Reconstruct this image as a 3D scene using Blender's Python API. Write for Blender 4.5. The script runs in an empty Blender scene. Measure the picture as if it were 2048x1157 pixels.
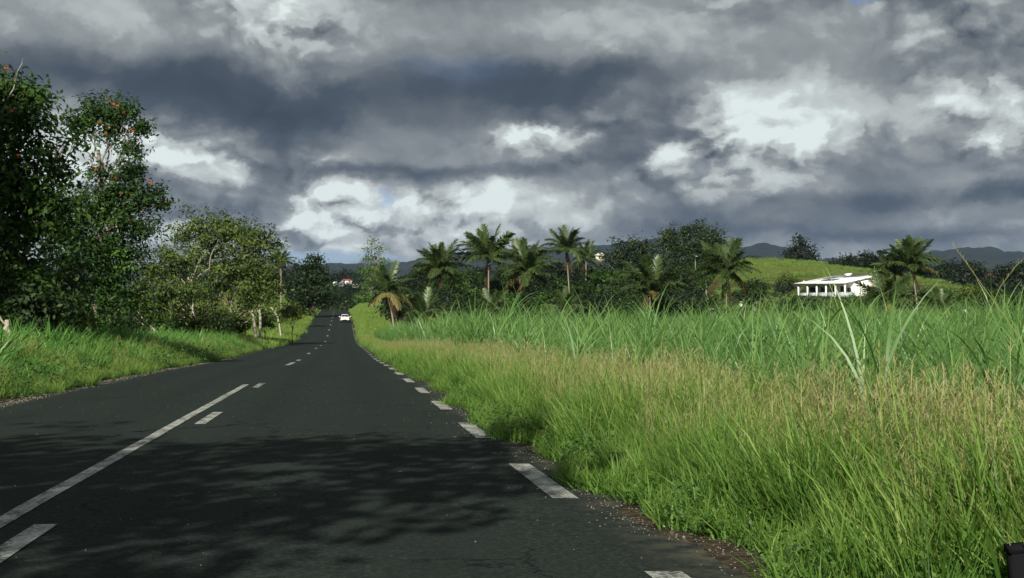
import bpy, math, random
import numpy as np
from mathutils import Vector, Matrix, Euler

# ------------------------------------------------------------------ camera, sky, sun, exposure
F, W0, H0 = 3200.0, 2048.0, 1157.0
EYE, HORIZON, VPX = 1.22, 640.0, 685.0
YAW = math.atan((W0 / 2 - VPX) / F)          # camera looks to the right of the road's direction
PITCH = math.atan((HORIZON - H0 / 2) / F)
S = bpy.context.scene
C = S.collection
cam_d = bpy.data.cameras.new('camera'); cam = bpy.data.objects.new('camera', cam_d); C.objects.link(cam)
cam_d.sensor_width = 36.0; cam_d.lens = 36.0 * F / W0
cam_d.clip_start = 0.1; cam_d.clip_end = 60000
cam.location = (0, 0, EYE)
cam.rotation_euler = (math.radians(90) + PITCH, 0, -YAW)
S.camera = cam
SUN_AZ, SUN_EL = math.radians(14.0), math.radians(25.5)   # light travels 14 deg right of the road's direction
S.view_settings.view_transform = 'Standard'; S.view_settings.look = 'None'
S.view_settings.gamma = 1.0; S.view_settings.exposure = 0.45; S.view_settings.use_curve_mapping = False
S.cycles.max_bounces = 6; S.cycles.diffuse_bounces = 3; S.cycles.glossy_bounces = 2
S.cycles.transmission_bounces = 4; S.cycles.transparent_max_bounces = 6; S.cycles.volume_bounces = 0
S.cycles.caustics_reflective = False; S.cycles.caustics_refractive = False

sun_d = bpy.data.lights.new('sun', 'SUN'); sun = bpy.data.objects.new('sun', sun_d); C.objects.link(sun)
sun_d.energy = 5.0; sun_d.angle = math.radians(0.55); sun_d.color = (1.0, 0.95, 0.83)
ldir = Vector((math.sin(SUN_AZ) * math.cos(SUN_EL), math.cos(SUN_AZ) * math.cos(SUN_EL), -math.sin(SUN_EL)))
sun.rotation_euler = ldir.to_track_quat('-Z', 'Y').to_euler()
sun.location = (-20, -40, 40)


class NB:
    """small helper to write node trees"""
    def __init__(s, tree): s.t = tree; s.n = tree.nodes; s.l = tree.links
    def put(s, sock, v):
        if v is None: return
        if isinstance(v, bpy.types.NodeSocket): s.l.new(v, sock)
        else: sock.default_value = v
    def math(s, op, a=None, b=None, c=None, clamp=False):
        n = s.n.new('ShaderNodeMath'); n.operation = op; n.use_clamp = clamp
        for i, v in enumerate((a, b, c)): s.put(n.inputs[i], v)
        return n.outputs[0]
    def vmath(s, op, a=None, b=None, out=0):
        n = s.n.new('ShaderNodeVectorMath'); n.operation = op
        s.put(n.inputs[0], a); s.put(n.inputs[1], b)
        return n.outputs[out]
    def xyz(s, x=0.0, y=0.0, z=0.0):
        n = s.n.new('ShaderNodeCombineXYZ')
        for i, v in enumerate((x, y, z)): s.put(n.inputs[i], v)
        return n.outputs[0]
    def sep(s, v):
        n = s.n.new('ShaderNodeSeparateXYZ'); s.put(n.inputs[0], v); return n.outputs
    def noise(s, vec, scale=1.0, detail=4.0, rough=0.5, dist=0.0, color=False, dim='3D'):
        n = s.n.new('ShaderNodeTexNoise'); n.noise_dimensions = dim; s.put(n.inputs['Vector'], vec)
        n.inputs['Scale'].default_value = scale; n.inputs['Detail'].default_value = detail
        n.inputs['Roughness'].default_value = rough; n.inputs['Distortion'].default_value = dist
        return n.outputs['Color' if color else 'Fac']
    def ramp(s, fac, stops, interp='LINEAR'):
        n = s.n.new('ShaderNodeValToRGB'); s.put(n.inputs[0], fac); r = n.color_ramp; r.interpolation = interp
        while len(r.elements) < len(stops): r.elements.new(0.5)
        for e, (p, c) in zip(r.elements, stops):
            e.position = p; e.color = (c[0], c[1], c[2], 1) if len(c) == 3 else c
        return n.outputs[0]
    def mix(s, f, a, b, blend='MIX'):
        n = s.n.new('ShaderNodeMix'); n.data_type = 'RGBA'; n.blend_type = blend
        s.put(n.inputs[0], f)
        for i, v in ((6, a), (7, b)):
            s.put(n.inputs[i], v if isinstance(v, bpy.types.NodeSocket) else (v[0], v[1], v[2], 1.0))
        return n.outputs[2]
    def maprange(s, v, a, b, c=0.0, d=1.0, smooth=False):
        n = s.n.new('ShaderNodeMapRange'); s.put(n.inputs[0], v)
        if smooth: n.interpolation_type = 'SMOOTHSTEP'
        for i, x in enumerate((a, b, c, d)): n.inputs[i + 1].default_value = x
        return n.outputs[0]


# photo pixel -> direction (azimuth from the road's direction, elevation)
RC = Euler((math.radians(90) + PITCH, 0, -YAW)).to_matrix()
def ray(u, v):
    return (RC @ Vector(((u - W0 / 2) / F, -(v - H0 / 2) / F, -1.0)))
def azel(u, v):
    d = ray(u, v).normalized(); return math.atan2(d.x, d.y), math.asin(d.z)
def Wp(u, v, depth):
    """world point seen at pixel (u, v) at the given camera depth"""
    return Vector((0, 0, EYE)) + ray(u, v) * depth

world = bpy.data.worlds.new('World'); S.world = world; world.use_nodes = True
def build_world():
    nb = NB(world.node_tree); nb.n.clear()
    out = nb.n.new('ShaderNodeOutputWorld'); bg = nb.n.new('ShaderNodeBackground')
    tc = nb.n.new('ShaderNodeTexCoord')
    sky = nb.n.new('ShaderNodeTexSky'); sky.sky_type = 'NISHITA'; sky.sun_disc = False
    sky.sun_elevation = SUN_EL; sky.sun_rotation = SUN_AZ + math.pi
    sky.altitude = 50; sky.air_density = 1.0; sky.dust_density = 0.4; sky.ozone_density = 2.0
    D = nb.sep(tc.outputs['Generated'])
    az = nb.math('ARCTAN2', D[0], D[1]); el = nb.math('ARCSINE', D[2])
    # cloud-deck coordinates: a layer overhead seen in perspective
    k = nb.math('ADD', nb.math('MAXIMUM', D[2], 0.0), 0.075)
    P = nb.xyz(nb.math('DIVIDE', D[0], k), nb.math('DIVIDE', D[1], k), 0.0)
    A = nb.xyz(az, nb.math('MULTIPLY', el, 1.45), 0.37)
    def vor(vec, scale, detail=2.0, rough=.5):
        n = nb.n.new('ShaderNodeTexVoronoi'); n.feature = 'SMOOTH_F1'; n.voronoi_dimensions = '2D'; nb.put(n.inputs['Vector'], vec)
        n.inputs['Scale'].default_value = scale; n.inputs['Detail'].default_value = detail; n.inputs['Roughness'].default_value = rough
        n.inputs['Smoothness'].default_value = .6; return n.outputs['Distance']
    warp = nb.vmath('SUBTRACT', nb.noise(A, 11.0, 8.0, 0.66, color=True, dim='2D'), (0.5, 0.5, 0.5))
    A2 = nb.vmath('ADD', A, nb.vmath('MULTIPLY', warp, (0.055, 0.045, 0.0)))
    puff = nb.noise(A2, 8.0, 8.0, 0.575, dim='2D')                                    # broad billows with ragged edges
    lump = nb.math('SUBTRACT', .55, vor(A2, 24.0, 3.0, .6))                 # rounded cumulus heads
    lump2 = nb.math('SUBTRACT', .55, vor(nb.vmath('ADD', A2, (-0.004, -0.010, 0)), 24.0, 2.0, .6))
    deck = nb.noise(P, 0.34, 4.0, 0.5, 0.3, dim='2D')
    relief = nb.math('SUBTRACT', lump2, lump)
    V = nb.math('MULTIPLY_ADD', nb.math('SUBTRACT', puff, 0.5), 0.58, 0.55)
    V = nb.math('MULTIPLY_ADD', nb.math('SUBTRACT', deck, 0.5), 0.30, V)
    calm = nb.maprange(nb.noise(A, 5.0, 2.0, .5, dim='2D'), .38, .62, .12, 1.0)   # some masses are smooth, others puffy
    V = nb.math('MULTIPLY_ADD', nb.math('MULTIPLY', lump, calm), 0.30, V)
    Q = nb.vmath('ADD', nb.xyz(az, el, 0.0), nb.vmath('MULTIPLY', warp, (0.075, 0.032, 0.0)))
    def bump(u, v, su, sv, p=1.0):
        a, e = azel(u, v)
        d = nb.vmath('MULTIPLY', nb.vmath('SUBTRACT', Q, (a, e, 0)), (F / su, F / sv, 0))
        return nb.math('EXPONENT', nb.math('MULTIPLY', (nb.vmath('DOT_PRODUCT', d, d, 1) if p == 1.0 else nb.math('POWER', nb.vmath('DOT_PRODUCT', d, d, 1), p)), -1.0))
    for (u, v, su, sv, w) in CLOUDS:
        V = nb.math('MULTIPLY_ADD', bump(u, v, su, sv), w, V)
    # shading of the cloud heads shows most in the brighter clouds
    V = nb.math('MULTIPLY_ADD', nb.math('MULTIPLY', relief, calm), nb.maprange(V, .2, .8, .15, 1.1), V)
    col = nb.ramp(V, [(0.0, (.030, .042, .060)), (.20, (.050, .068, .094)), (.36, (.120, .139, .160)), (.50, (.205, .229, .244)), (.60, (.285, .309, .318)),
                      (.67, (.42, .45, .452)), (.84, (.57, .62, .612)), (.97, (.74, .82, .805)), (1.0, (.78, .86, .845))], 'LINEAR')
    nsky = nb.mix(1.0, sky.outputs[0], (0.042, 0.050, 0.078), 'MULTIPLY')
    blue = None
    for (u, v, su, sv, w) in BLUE:
        b = nb.math('MULTIPLY', bump(u, v, su, sv, 2.2), w)
        blue = b if blue is None else nb.math('ADD', blue, b)
    col = nb.mix(nb.math('MINIMUM', blue, 1.0), col, nsky)
    # below the horizon: dim ground colour
    col = nb.mix(nb.maprange(el, -0.06, -0.01), (.03, .04, .03), col)
    nb.l.new(col, bg.inputs[0]); bg.inputs[1].default_value = 0.73
    nb.l.new(bg.outputs[0], out.inputs[0])
    world.cycles.sampling_method = 'MANUAL'; world.cycles.sample_map_resolution = 512

# cloud masses: photo pixel centre, half sizes, brightness
CLOUDS = [(470, 40, 400, 75, .17), (1000, 55, 260, 50, .10), (1480, 55, 280, 65, .16), (760, 285, 170, 46, .18), (1065, 268, 95, 27, .55), (1350, 300, 45, 24, .28),
          (650, 412, 60, 38, .34), (800, 412, 150, 48, .28), (985, 395, 45, 45, .34), (900, 445, 260, 42, .22), (1120, 435, 180, 36, .16), (560, 470, 200, 24, .08), (1560, 205, 160, 60, .40), (1570, 305, 170, 85, .28),
          (1890, 210, 75, 38, .24), (2030, 275, 50, 95, .36), (1950, 70, 140, 80, .10), (330, 270, 95, 65, .40), (430, 335, 90, 32, .26), (160, 300, 80, 95, .46), (1860, 422, 110, 24, .16),
          (120, 150, 330, 58, -.34), (450, 190, 220, 62, -.30), (630, 255, 140, 50, -.24), (615, 315, 60, 36, -.14), (850, 180, 160, 40, -.10), (1130, 190, 210, 40, -.28), (1050, 150, 230, 28, -.16),
          (1270, 140, 190, 30, -.16), (820, 346, 230, 17, -.30), (440, 392, 115, 50, -.22), (480, 445, 110, 26, -.10), (1750, 330, 75, 70, -.18), (1720, 402, 130, 28, -.28), (2000, 390, 95, 20, -.28),
          (1400, 440, 260, 32, -.12), (1500, 470, 360, 16, -.18), (1850, 470, 260, 11, -.14)]
BLUE = [(640, 517, 170, 13, 1.0), (1730, 0, 26, 15, 1.0), (735, 400, 16, 22, .5), (900, 140, 120, 30, .10)]
build_world()

# ------------------------------------------------------------------ helpers
rng = np.random.default_rng(7); random.seed(7)
def smooth(x, a, b):
    t = np.clip((np.asarray(x, float) - a) / (b - a), 0, 1); return t * t * (3 - 2 * t)

def link(o, parent=None):
    C.objects.link(o)
    if parent is not None: o.parent = parent
    return o
def tag(o, label=None, cat=None, group=None, kind=None):
    if label: o['label'] = label
    if cat: o['category'] = cat
    if group: o['group'] = group
    if kind: o['kind'] = kind
    return o
def empty(name, loc=(0, 0, 0), rz=0.0):
    o = bpy.data.objects.new(name, None); o.empty_display_size = 0.2; link(o)
    o.location = loc; o.rotation_euler = (0, 0, rz); return o

class MB:
    """collects vertices/faces (numpy) and builds one mesh; var = per-vertex attribute for colour variation"""
    def __init__(s): s.v = []; s.f = {}; s.a = []; s.n = 0; s.m = {}
    def add(s, v, f, var=0.5, mi=0):
        v = np.asarray(v, float).reshape(-1, 3); f = np.asarray(f, int)
        s.v.append(v); s.a.append(np.broadcast_to(np.asarray(var, float), (len(v),)).copy())
        s.f.setdefault((f.shape[1], mi), []).append(f + s.n); s.n += len(v)
        return s
    def box(s, x0, x1, y0, y1, z0, z1, var=0.5, mi=0):
        v = [(x0, y0, z0), (x1, y0, z0), (x1, y1, z0), (x0, y1, z0), (x0, y0, z1), (x1, y0, z1), (x1, y1, z1), (x0, y1, z1)]
        return s.add(v, [(0, 3, 2, 1), (4, 5, 6, 7), (0, 1, 5, 4), (1, 2, 6, 5), (2, 3, 7, 6), (3, 0, 4, 7)], var, mi)
    def tube(s, pts, rad, sides=8, var=0.5, caps=True, mi=0):
        P = np.asarray(pts, float); R = np.broadcast_to(np.asarray(rad, float), (len(P),))
        T = np.gradient(P, axis=0); T /= np.linalg.norm(T, axis=1)[:, None] + 1e-9
        ref = np.array([0.0, 1.0, 0.0]) if abs(T[0][1]) < 0.9 else np.array([1.0, 0, 0])
        ang = np.linspace(0, 2 * np.pi, sides, endpoint=False)
        rings = []
        for p, t, r in zip(P, T, R):
            a = np.cross(t, ref); a /= np.linalg.norm(a) + 1e-9; b = np.cross(t, a)
            rings.append(p + r * (np.cos(ang)[:, None] * a + np.sin(ang)[:, None] * b))
        v = np.concatenate(rings); n = len(P); i = np.arange(sides); j = (i + 1) % sides
        f = np.concatenate([np.stack([k * sides + i, k * sides + j, (k + 1) * sides + j, (k + 1) * sides + i], 1) for k in range(n - 1)])
        vv = np.repeat(np.broadcast_to(np.asarray(var, float), (n,)), sides)
        s.add(v, f, vv, mi)
        if caps:
            for ring, flip in ((rings[0], False), (rings[-1], True)):
                c = ring.mean(0); vv2 = np.vstack([ring, c])
                ff = np.stack([i, j, np.full(sides, sides)], 1)
                s.add(vv2, ff[:, ::-1] if flip else ff, 0.5, mi)
        return s
    def mesh(s, name, mats, smooth_=False):
        me = bpy.data.meshes.new(name)
        V = np.concatenate(s.v) if s.v else np.zeros((0, 3))
        me.vertices.add(len(V)); me.vertices.foreach_set('co', V.astype(np.float32).ravel())
        loops, starts, mis = [], [], []; n = 0
        for (k, mi), fs in s.f.items():
            f = np.concatenate(fs); loops.append(f.ravel()); starts.append(n + np.arange(len(f)) * k); n += f.size
            mis.append(np.full(len(f), mi))
        L = np.concatenate(loops); ST = np.concatenate(starts)
        me.loops.add(len(L)); me.loops.foreach_set('vertex_index', L.astype(np.int32))
        me.polygons.add(len(ST)); me.polygons.foreach_set('loop_start', ST.astype(np.int32))
        me.polygons.foreach_set('material_index', np.concatenate(mis).astype(np.int32))
        me.update(calc_edges=True)
        at = me.attributes.new('var', 'FLOAT', 'POINT'); at.data.foreach_set('value', np.concatenate(s.a).astype(np.float32))
        for m in (mats if isinstance(mats, (list, tuple)) else [mats]): me.materials.append(m)
        if smooth_: me.polygons.foreach_set('use_smooth', np.ones(len(ST), bool))
        return me
    def build(s, name, mats, parent=None, smooth_=False):
        return link(bpy.data.objects.new(name, s.mesh(name, mats, smooth_)), parent)

def ribbons(mb, base, az, e0, e1, length, width, nseg=4, power=1.0, v0=0.3, v1=0.6, twist=0.0, prof=None, mi=0):
    """blades: start at base, head along az, rising at angle e0 and bending to e1 at the tip"""
    base = np.asarray(base, float).reshape(-1, 3); N = len(base)
    az, e0, e1, length, width, v0, v1, twist = [np.broadcast_to(np.asarray(x, float), (N,)) for x in (az, e0, e1, length, width, v0, v1, twist)]
    P = base.copy(); rows = [P.copy()]
    for k in range(nseg):
        e = e0 + (e1 - e0) * ((k + 0.5) / nseg) ** power
        st = length / nseg
        P = P + np.stack([np.cos(e) * np.sin(az) * st, np.cos(e) * np.cos(az) * st, np.sin(e) * st], 1)
        rows.append(P.copy())
    sa = az + twist
    side = np.stack([np.cos(sa), -np.sin(sa), np.zeros(N)], 1)
    if prof is None: prof = [0.7] + [1.0 - 0.95 * (k / nseg) ** 2.2 for k in range(1, nseg + 1)]
    V = []; A = []
    for k in range(nseg + 1):
        w = (width * prof[k] * 0.5)[:, None]
        V.append(rows[k] - side * w); V.append(rows[k] + side * w)
        a = v0 + (v1 - v0) * k / nseg; A.append(a); A.append(a)
    V = np.stack(V, 1); A = np.stack(A, 1)          # N, 2(n+1)
    m = 2 * (nseg + 1)
    f = np.array([(2 * k, 2 * k + 1, 2 * k + 3, 2 * k + 2) for k in range(nseg)])
    Fa = (np.arange(N)[:, None, None] * m + f[None]).reshape(-1, 4)
    mb.add(V.reshape(-1, 3), Fa, A.ravel(), mi)
    return rows[-1]

def leaves(mb, cen, nor, size, aspect=0.55, var=0.5, fold=0.15):
    """diamond leaf faces at cen, facing nor, random spin"""
    N = len(cen); nor = nor / (np.linalg.norm(nor, axis=1)[:, None] + 1e-9)
    r = rng.normal(size=(N, 3)); r[:, 2] -= 0.5
    t = r - (r * nor).sum(1)[:, None] * nor; t /= np.linalg.norm(t, axis=1)[:, None] + 1e-9
    b = np.cross(nor, t); size = np.broadcast_to(size, (N,))[:, None]
    V = np.stack([cen - t * size * .5, cen + b * size * aspect * .5 + nor * size * fold - t * size * .05, cen + t * size * .5,
                  cen - b * size * aspect * .5 + nor * size * fold - t * size * .05], 1)
    mb.add(V.reshape(-1, 3), (np.arange(N)[:, None] * 4 + np.arange(4)[None]), np.repeat(np.broadcast_to(var, (N,)), 4))

# ------------------------------------------------------------------ materials
def newmat(name):
    m = bpy.data.materials.new(name); m.use_nodes = True; nb = NB(m.node_tree); nb.n.clear()
    out = nb.n.new('ShaderNodeOutputMaterial'); return m, nb, out
def plain(name, col, rough=0.7, metal=0.0, spec=0.3, var=0.15, scale=3.0, bump=0.0):
    m, nb, out = newmat(name); p = nb.n.new('ShaderNodeBsdfPrincipled')
    tc = nb.n.new('ShaderNodeTexCoord')
    n = nb.noise(tc.outputs['Object'], scale, 5, 0.6)
    c = nb.mix(nb.maprange(n, 0.3, 0.7), [x * (1 - var) for x in col], [min(1, x * (1 + var)) for x in col])
    nb.l.new(c, p.inputs['Base Color']); p.inputs['Roughness'].default_value = rough
    p.inputs['Metallic'].default_value = metal; p.inputs['Specular IOR Level'].default_value = spec
    if bump:
        b = nb.n.new('ShaderNodeBump'); b.inputs['Strength'].default_value = bump; b.inputs['Distance'].default_value = 0.02
        nb.l.new(n, b.inputs['Height']); nb.l.new(b.outputs[0], p.inputs['Normal'])
    nb.l.new(p.outputs[0], out.inputs[0]); return m
def foliage(name, stops, trans=0.35, rough=0.55, spec=0.25, spread=0.25, tcol=1.35, gain=.76):
    """leaf material: colour from the 'var' attribute and a little per-object randomness; partly translucent"""
    m, nb, out = newmat(name); p = nb.n.new('ShaderNodeBsdfPrincipled'); t = nb.n.new('ShaderNodeBsdfTranslucent')
    at = nb.n.new('ShaderNodeAttribute'); at.attribute_name = 'var'
    oi = nb.n.new('ShaderNodeObjectInfo')
    f = nb.math('MULTIPLY_ADD', nb.math('SUBTRACT', oi.outputs['Random'], 0.5), spread, at.outputs['Fac'])
    c = nb.ramp(f, [(q, [x * gain for x in k]) for q, k in stops])
    nb.l.new(c, p.inputs['Base Color']); p.inputs['Roughness'].default_value = rough; p.inputs['Specular IOR Level'].default_value = spec
    nb.l.new(nb.mix(1.0, c, (tcol, tcol * 1.05, tcol * .55), 'MULTIPLY'), t.inputs[0])
    mx = nb.n.new('ShaderNodeMixShader'); mx.inputs[0].default_value = trans
    nb.l.new(p.outputs[0], mx.inputs[1]); nb.l.new(t.outputs[0], mx.inputs[2]); nb.l.new(mx.outputs[0], out.inputs[0])
    return m

M = {}
M['tulip'] = foliage('tulip_tree_leaf', [(0, (.010, .028, .008)), (.45, (.040, .100, .018)), (.8, (.095, .185, .034)), (1, (.17, .24, .05))], .28)
M['olive'] = foliage('olive_leaf', [(0, (.024, .044, .012)), (.45, (.078, .125, .026)), (.8, (.150, .195, .042)), (1, (.23, .22, .06))], .28, gain=0.95)
M['broad'] = foliage('broad_leaf', [(0, (.012, .026, .010)), (.5, (.030, .062, .018)), (.85, (.062, .100, .026)), (1, (.11, .13, .035))], .22)
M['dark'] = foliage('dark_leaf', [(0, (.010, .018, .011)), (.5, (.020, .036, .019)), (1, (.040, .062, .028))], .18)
M['frond'] = foliage('palm_frond_green', [(0, (.028, .056, .016)), (.5, (.068, .115, .032)), (1, (.165, .215, .065))], .22, .42, .4)
M['frond_yellow'] = foliage('palm_frond_yellowing', [(0, (.09, .095, .026)), (.5, (.17, .165, .045)), (1, (.27, .23, .08))], .22, .5, .3)
M['frond_dry'] = foliage('palm_frond_dry', [(0, (.060, .040, .022)), (.5, (.115, .078, .042)), (1, (.18, .13, .072))], .12, .8, .1)
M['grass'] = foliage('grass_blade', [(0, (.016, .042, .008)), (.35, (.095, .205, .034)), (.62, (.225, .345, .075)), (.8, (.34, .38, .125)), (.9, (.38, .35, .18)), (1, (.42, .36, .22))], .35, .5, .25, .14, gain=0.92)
M['verge'] = foliage('verge_grass', [(0, (.020, .050, .010)), (.4, (.115, .215, .040)), (.75, (.235, .320, .075)), (1, (.34, .34, .13))], .35, .5, .25, .25, gain=0.98)
M['cane'] = foliage('cane_leaf', [(0, (.018, .052, .016)), (.42, (.098, .225, .056)), (.75, (.205, .360, .105)), (.92, (.31, .43, .155)), (1, (.38, .35, .17))], .32, .40, .4, .22, gain=0.84)
M['reed'] = foliage('elephant_grass', [(0, (.016, .048, .012)), (.5, (.085, .215, .042)), (1, (.20, .36, .095))], .32, .42, .35, .2, gain=1.0)
M['weed'] = foliage('weed_leaf', [(0, (.026, .066, .015)), (.5, (.090, .195, .036)), (1, (.180, .300, .065))], .3, .45, .35, .25)
M['flower'] = foliage('tulip_flower', [(0, (.42, .065, .012)), (.5, (.66, .14, .02)), (1, (.80, .26, .04))], .3, .5, .3, .2, 1.1)
M['bark'] = plain('grey_bark', (.20, .175, .14), .9, var=.45, scale=6, bump=.6, spec=.1)
M['bark_dark'] = plain('dark_bark', (.07, .055, .042), .9, var=.4, scale=6, bump=.6, spec=.1)
M['bark_pale'] = plain('bleached_wood', (.34, .31, .25), .85, var=.3, scale=8, bump=.5, spec=.1)
M['palm_bark'] = plain('palm_trunk', (.23, .20, .155), .9, var=.35, scale=9, bump=.6, spec=.1)
M['concrete'] = plain('concrete_pole', (.30, .31, .27), .85, var=.12, spec=.2)
M['white'] = plain('white_wall', (.82, .82, .77), .75, var=.04, scale=1.2, spec=.25)
M['white_metal'] = plain('white_metal_roof', (.80, .82, .80), .5, var=.05, scale=.6, spec=.35)
M['grey_panel'] = plain('grey_solar_panel', (.10, .115, .12), .45, var=.15, spec=.4)
M['door_dark'] = plain('dark_doorway', (.030, .028, .026), .6, var=.2)
M['shutter'] = plain('brown_shutter', (.26, .085, .035), .7, var=.2)
M['red_roof'] = plain('red_roof', (.36, .085, .05), .8, var=.2, scale=.8)
M['cream'] = plain('cream_wall', (.66, .62, .50), .8, var=.06)
M['paleblue'] = plain('pale_blue_roof', (.36, .42, .48), .7, var=.08)
M['black'] = plain('black_plastic', (.007, .007, .009), .85, var=.2, spec=.1)
M['black_cloth'] = plain('dark_cloth', (.012, .013, .018), .9, var=.2)
M['shirt'] = plain('pale_shirt', (.55, .62, .62), .85, var=.1)
M['skin'] = plain('skin', (.20, .11, .07), .6, var=.1)
M['hide'] = plain('cream_hide', (.72, .68, .54), .85, var=.1, scale=8)
M['hoof'] = plain('dark_hoof', (.05, .04, .03), .7)
M['rubber'] = plain('tyre_rubber', (.018, .018, .018), .85)
M['rim'] = plain('wheel_rim', (.45, .45, .46), .35, metal=.8)
M['stone'] = plain('pale_pebble', (.20, .185, .155), .9, var=.3, scale=40)
M['paper'] = plain('litter_paper', (.60, .62, .64), .8, var=.1)

def car_paint():
    m, nb, out = newmat('white_car_paint'); p = nb.n.new('ShaderNodeBsdfPrincipled')
    p.inputs['Base Color'].default_value = (.78, .78, .73, 1); p.inputs['Roughness'].default_value = .35
    p.inputs['Coat Weight'].default_value = .6; p.inputs['Coat Roughness'].default_value = .08
    nb.l.new(p.outputs[0], out.inputs[0]); return m
M['car'] = car_paint()
def glass(name, col, rough=.08):
    m, nb, out = newmat(name); p = nb.n.new('ShaderNodeBsdfPrincipled')
    p.inputs['Base Color'].default_value = (*col, 1); p.inputs['Roughness'].default_value = rough
    p.inputs['Specular IOR Level'].default_value = .6; nb.l.new(p.outputs[0], out.inputs[0]); return m
M['car_glass'] = glass('tinted_glass', (.012, .015, .016))
M['rail_glass'] = glass('frosted_glass', (.33, .40, .42), .3)
M['tail'] = glass('red_lens', (.35, .02, .015), .2)

def asphalt():
    m, nb, out = newmat('asphalt'); p = nb.n.new('ShaderNodeBsdfPrincipled')
    tc = nb.n.new('ShaderNodeTexCoord'); o = tc.outputs['Object']
    fine = nb.noise(o, 85.0, 3, 0.7); med = nb.noise(o, 5.0, 6, 0.6); big = nb.noise(nb.vmath('MULTIPLY', o, (1.3, .18, 1)), .7, 5, 0.55)
    vor = nb.n.new('ShaderNodeTexVoronoi'); vor.inputs['Scale'].default_value = 55; nb.l.new(o, vor.inputs['Vector'])
    c = nb.ramp(fine, [(.25, (.014, .017, .0155)), (.5, (.026, .032, .029)), (.75, (.052, .061, .056))])
    grain = nb.noise(o, 26.0, 3, 0.75)
    c = nb.mix(1.0, c, nb.ramp(grain, [(.30, (.38, .38, .38)), (.5, (.95, .95, .95)), (.70, (2.3, 2.3, 2.2))]), 'MULTIPLY')
    c = nb.mix(nb.maprange(med, .35, .7, 0, .45), c, (.021, .026, .0235))
    c = nb.mix(nb.maprange(big, .35, .72, 0, .5), c, (.034, .040, .037))
    vc = nb.n.new('ShaderNodeTexVoronoi'); vc.feature = 'DISTANCE_TO_EDGE'; vc.inputs['Scale'].default_value = .55
    nb.l.new(nb.vmath('ADD', nb.vmath('MULTIPLY', o, (1.0, .35, 1.0)), nb.vmath('MULTIPLY', nb.noise(o, 1.6, 5, .65, color=True), (.9, .5, 0))), vc.inputs['Vector'])
    crack = nb.math('MULTIPLY', nb.math('LESS_THAN', vc.outputs['Distance'], .006), nb.math('GREATER_THAN', nb.noise(o, .35, 2), .53))
    c = nb.mix(nb.math('MULTIPLY', crack, .75), c, (.008, .009, .009))
    speck = nb.math('LESS_THAN', vor.outputs['Distance'], 0.10)
    pick = nb.math('GREATER_THAN', nb.sep(vor.outputs['Color'])[0], 0.93)
    c = nb.mix(nb.math('MULTIPLY', speck, pick), c, (.26, .26, .24))
    # wheel tracks: polished, a little darker; oil strip in the middle of the lane
    x = nb.sep(o)[0]
    wob = nb.math('MULTIPLY_ADD', nb.noise(nb.vmath('MULTIPLY', o, (1, .05, 1)), 1.0, 2), .35, -.17)
    xx = nb.math('ADD', x, wob)
    tr = None
    for cx in (-4.55, -3.05, -1.15, .45):
        d = nb.math('DIVIDE', nb.math('SUBTRACT', xx, cx), .33); g = nb.math('EXPONENT', nb.math('MULTIPLY', nb.math('MULTIPLY', d, d), -1.0))
        tr = g if tr is None else nb.math('ADD', tr, g)
    c = nb.mix(nb.math('MULTIPLY', tr, nb.maprange(med, .3, .7, .15, .5)), c, (.019, .023, .021))
    # crumbling dusty margins
    edge = nb.math('MAXIMUM', nb.maprange(x, 1.55, 2.0), nb.maprange(x, -5.25, -5.6))
    c = nb.mix(nb.math('MULTIPLY', edge, nb.maprange(med, .40, .62, 0, .85)), c, (.120, .105, .080))
    c = nb.mix(1.0, c, (.87, .94, .91), 'MULTIPLY')
    nb.l.new(c, p.inputs['Base Color']); p.inputs['Roughness'].default_value = .92; p.inputs['Specular IOR Level'].default_value = .04
    b = nb.n.new('ShaderNodeBump'); b.inputs['Strength'].default_value = .6; b.inputs['Distance'].default_value = .006
    nb.l.new(fine, b.inputs['Height']); nb.l.new(b.outputs[0], p.inputs['Normal'])
    nb.l.new(p.outputs[0], out.inputs[0]); return m
M['asphalt'] = asphalt()
def paint(wear):
    m, nb, out = newmat('road_paint'); p = nb.n.new('ShaderNodeBsdfPrincipled')
    tc = nb.n.new('ShaderNodeTexCoord'); o = tc.outputs['Object']
    n1 = nb.noise(o, 34, 4, .75); n2 = nb.noise(nb.vmath('MULTIPLY', o, (3, 1, 1)), 2.2, 4, .6)
    w = nb.math('ADD', nb.math('MULTIPLY', n1, .75), nb.math('MULTIPLY', n2, .55))
    f = nb.maprange(w, wear, wear + .16)
    c = nb.mix(f, (.38, .39, .35), (.040, .044, .041))
    nb.l.new(c, p.inputs['Base Color']); p.inputs['Roughness'].default_value = .8; p.inputs['Specular IOR Level'].default_value = .2
    nb.l.new(p.outputs[0], out.inputs[0]); return m
M['paint'] = paint(.605); M['paint_worn'] = paint(.54)

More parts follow.
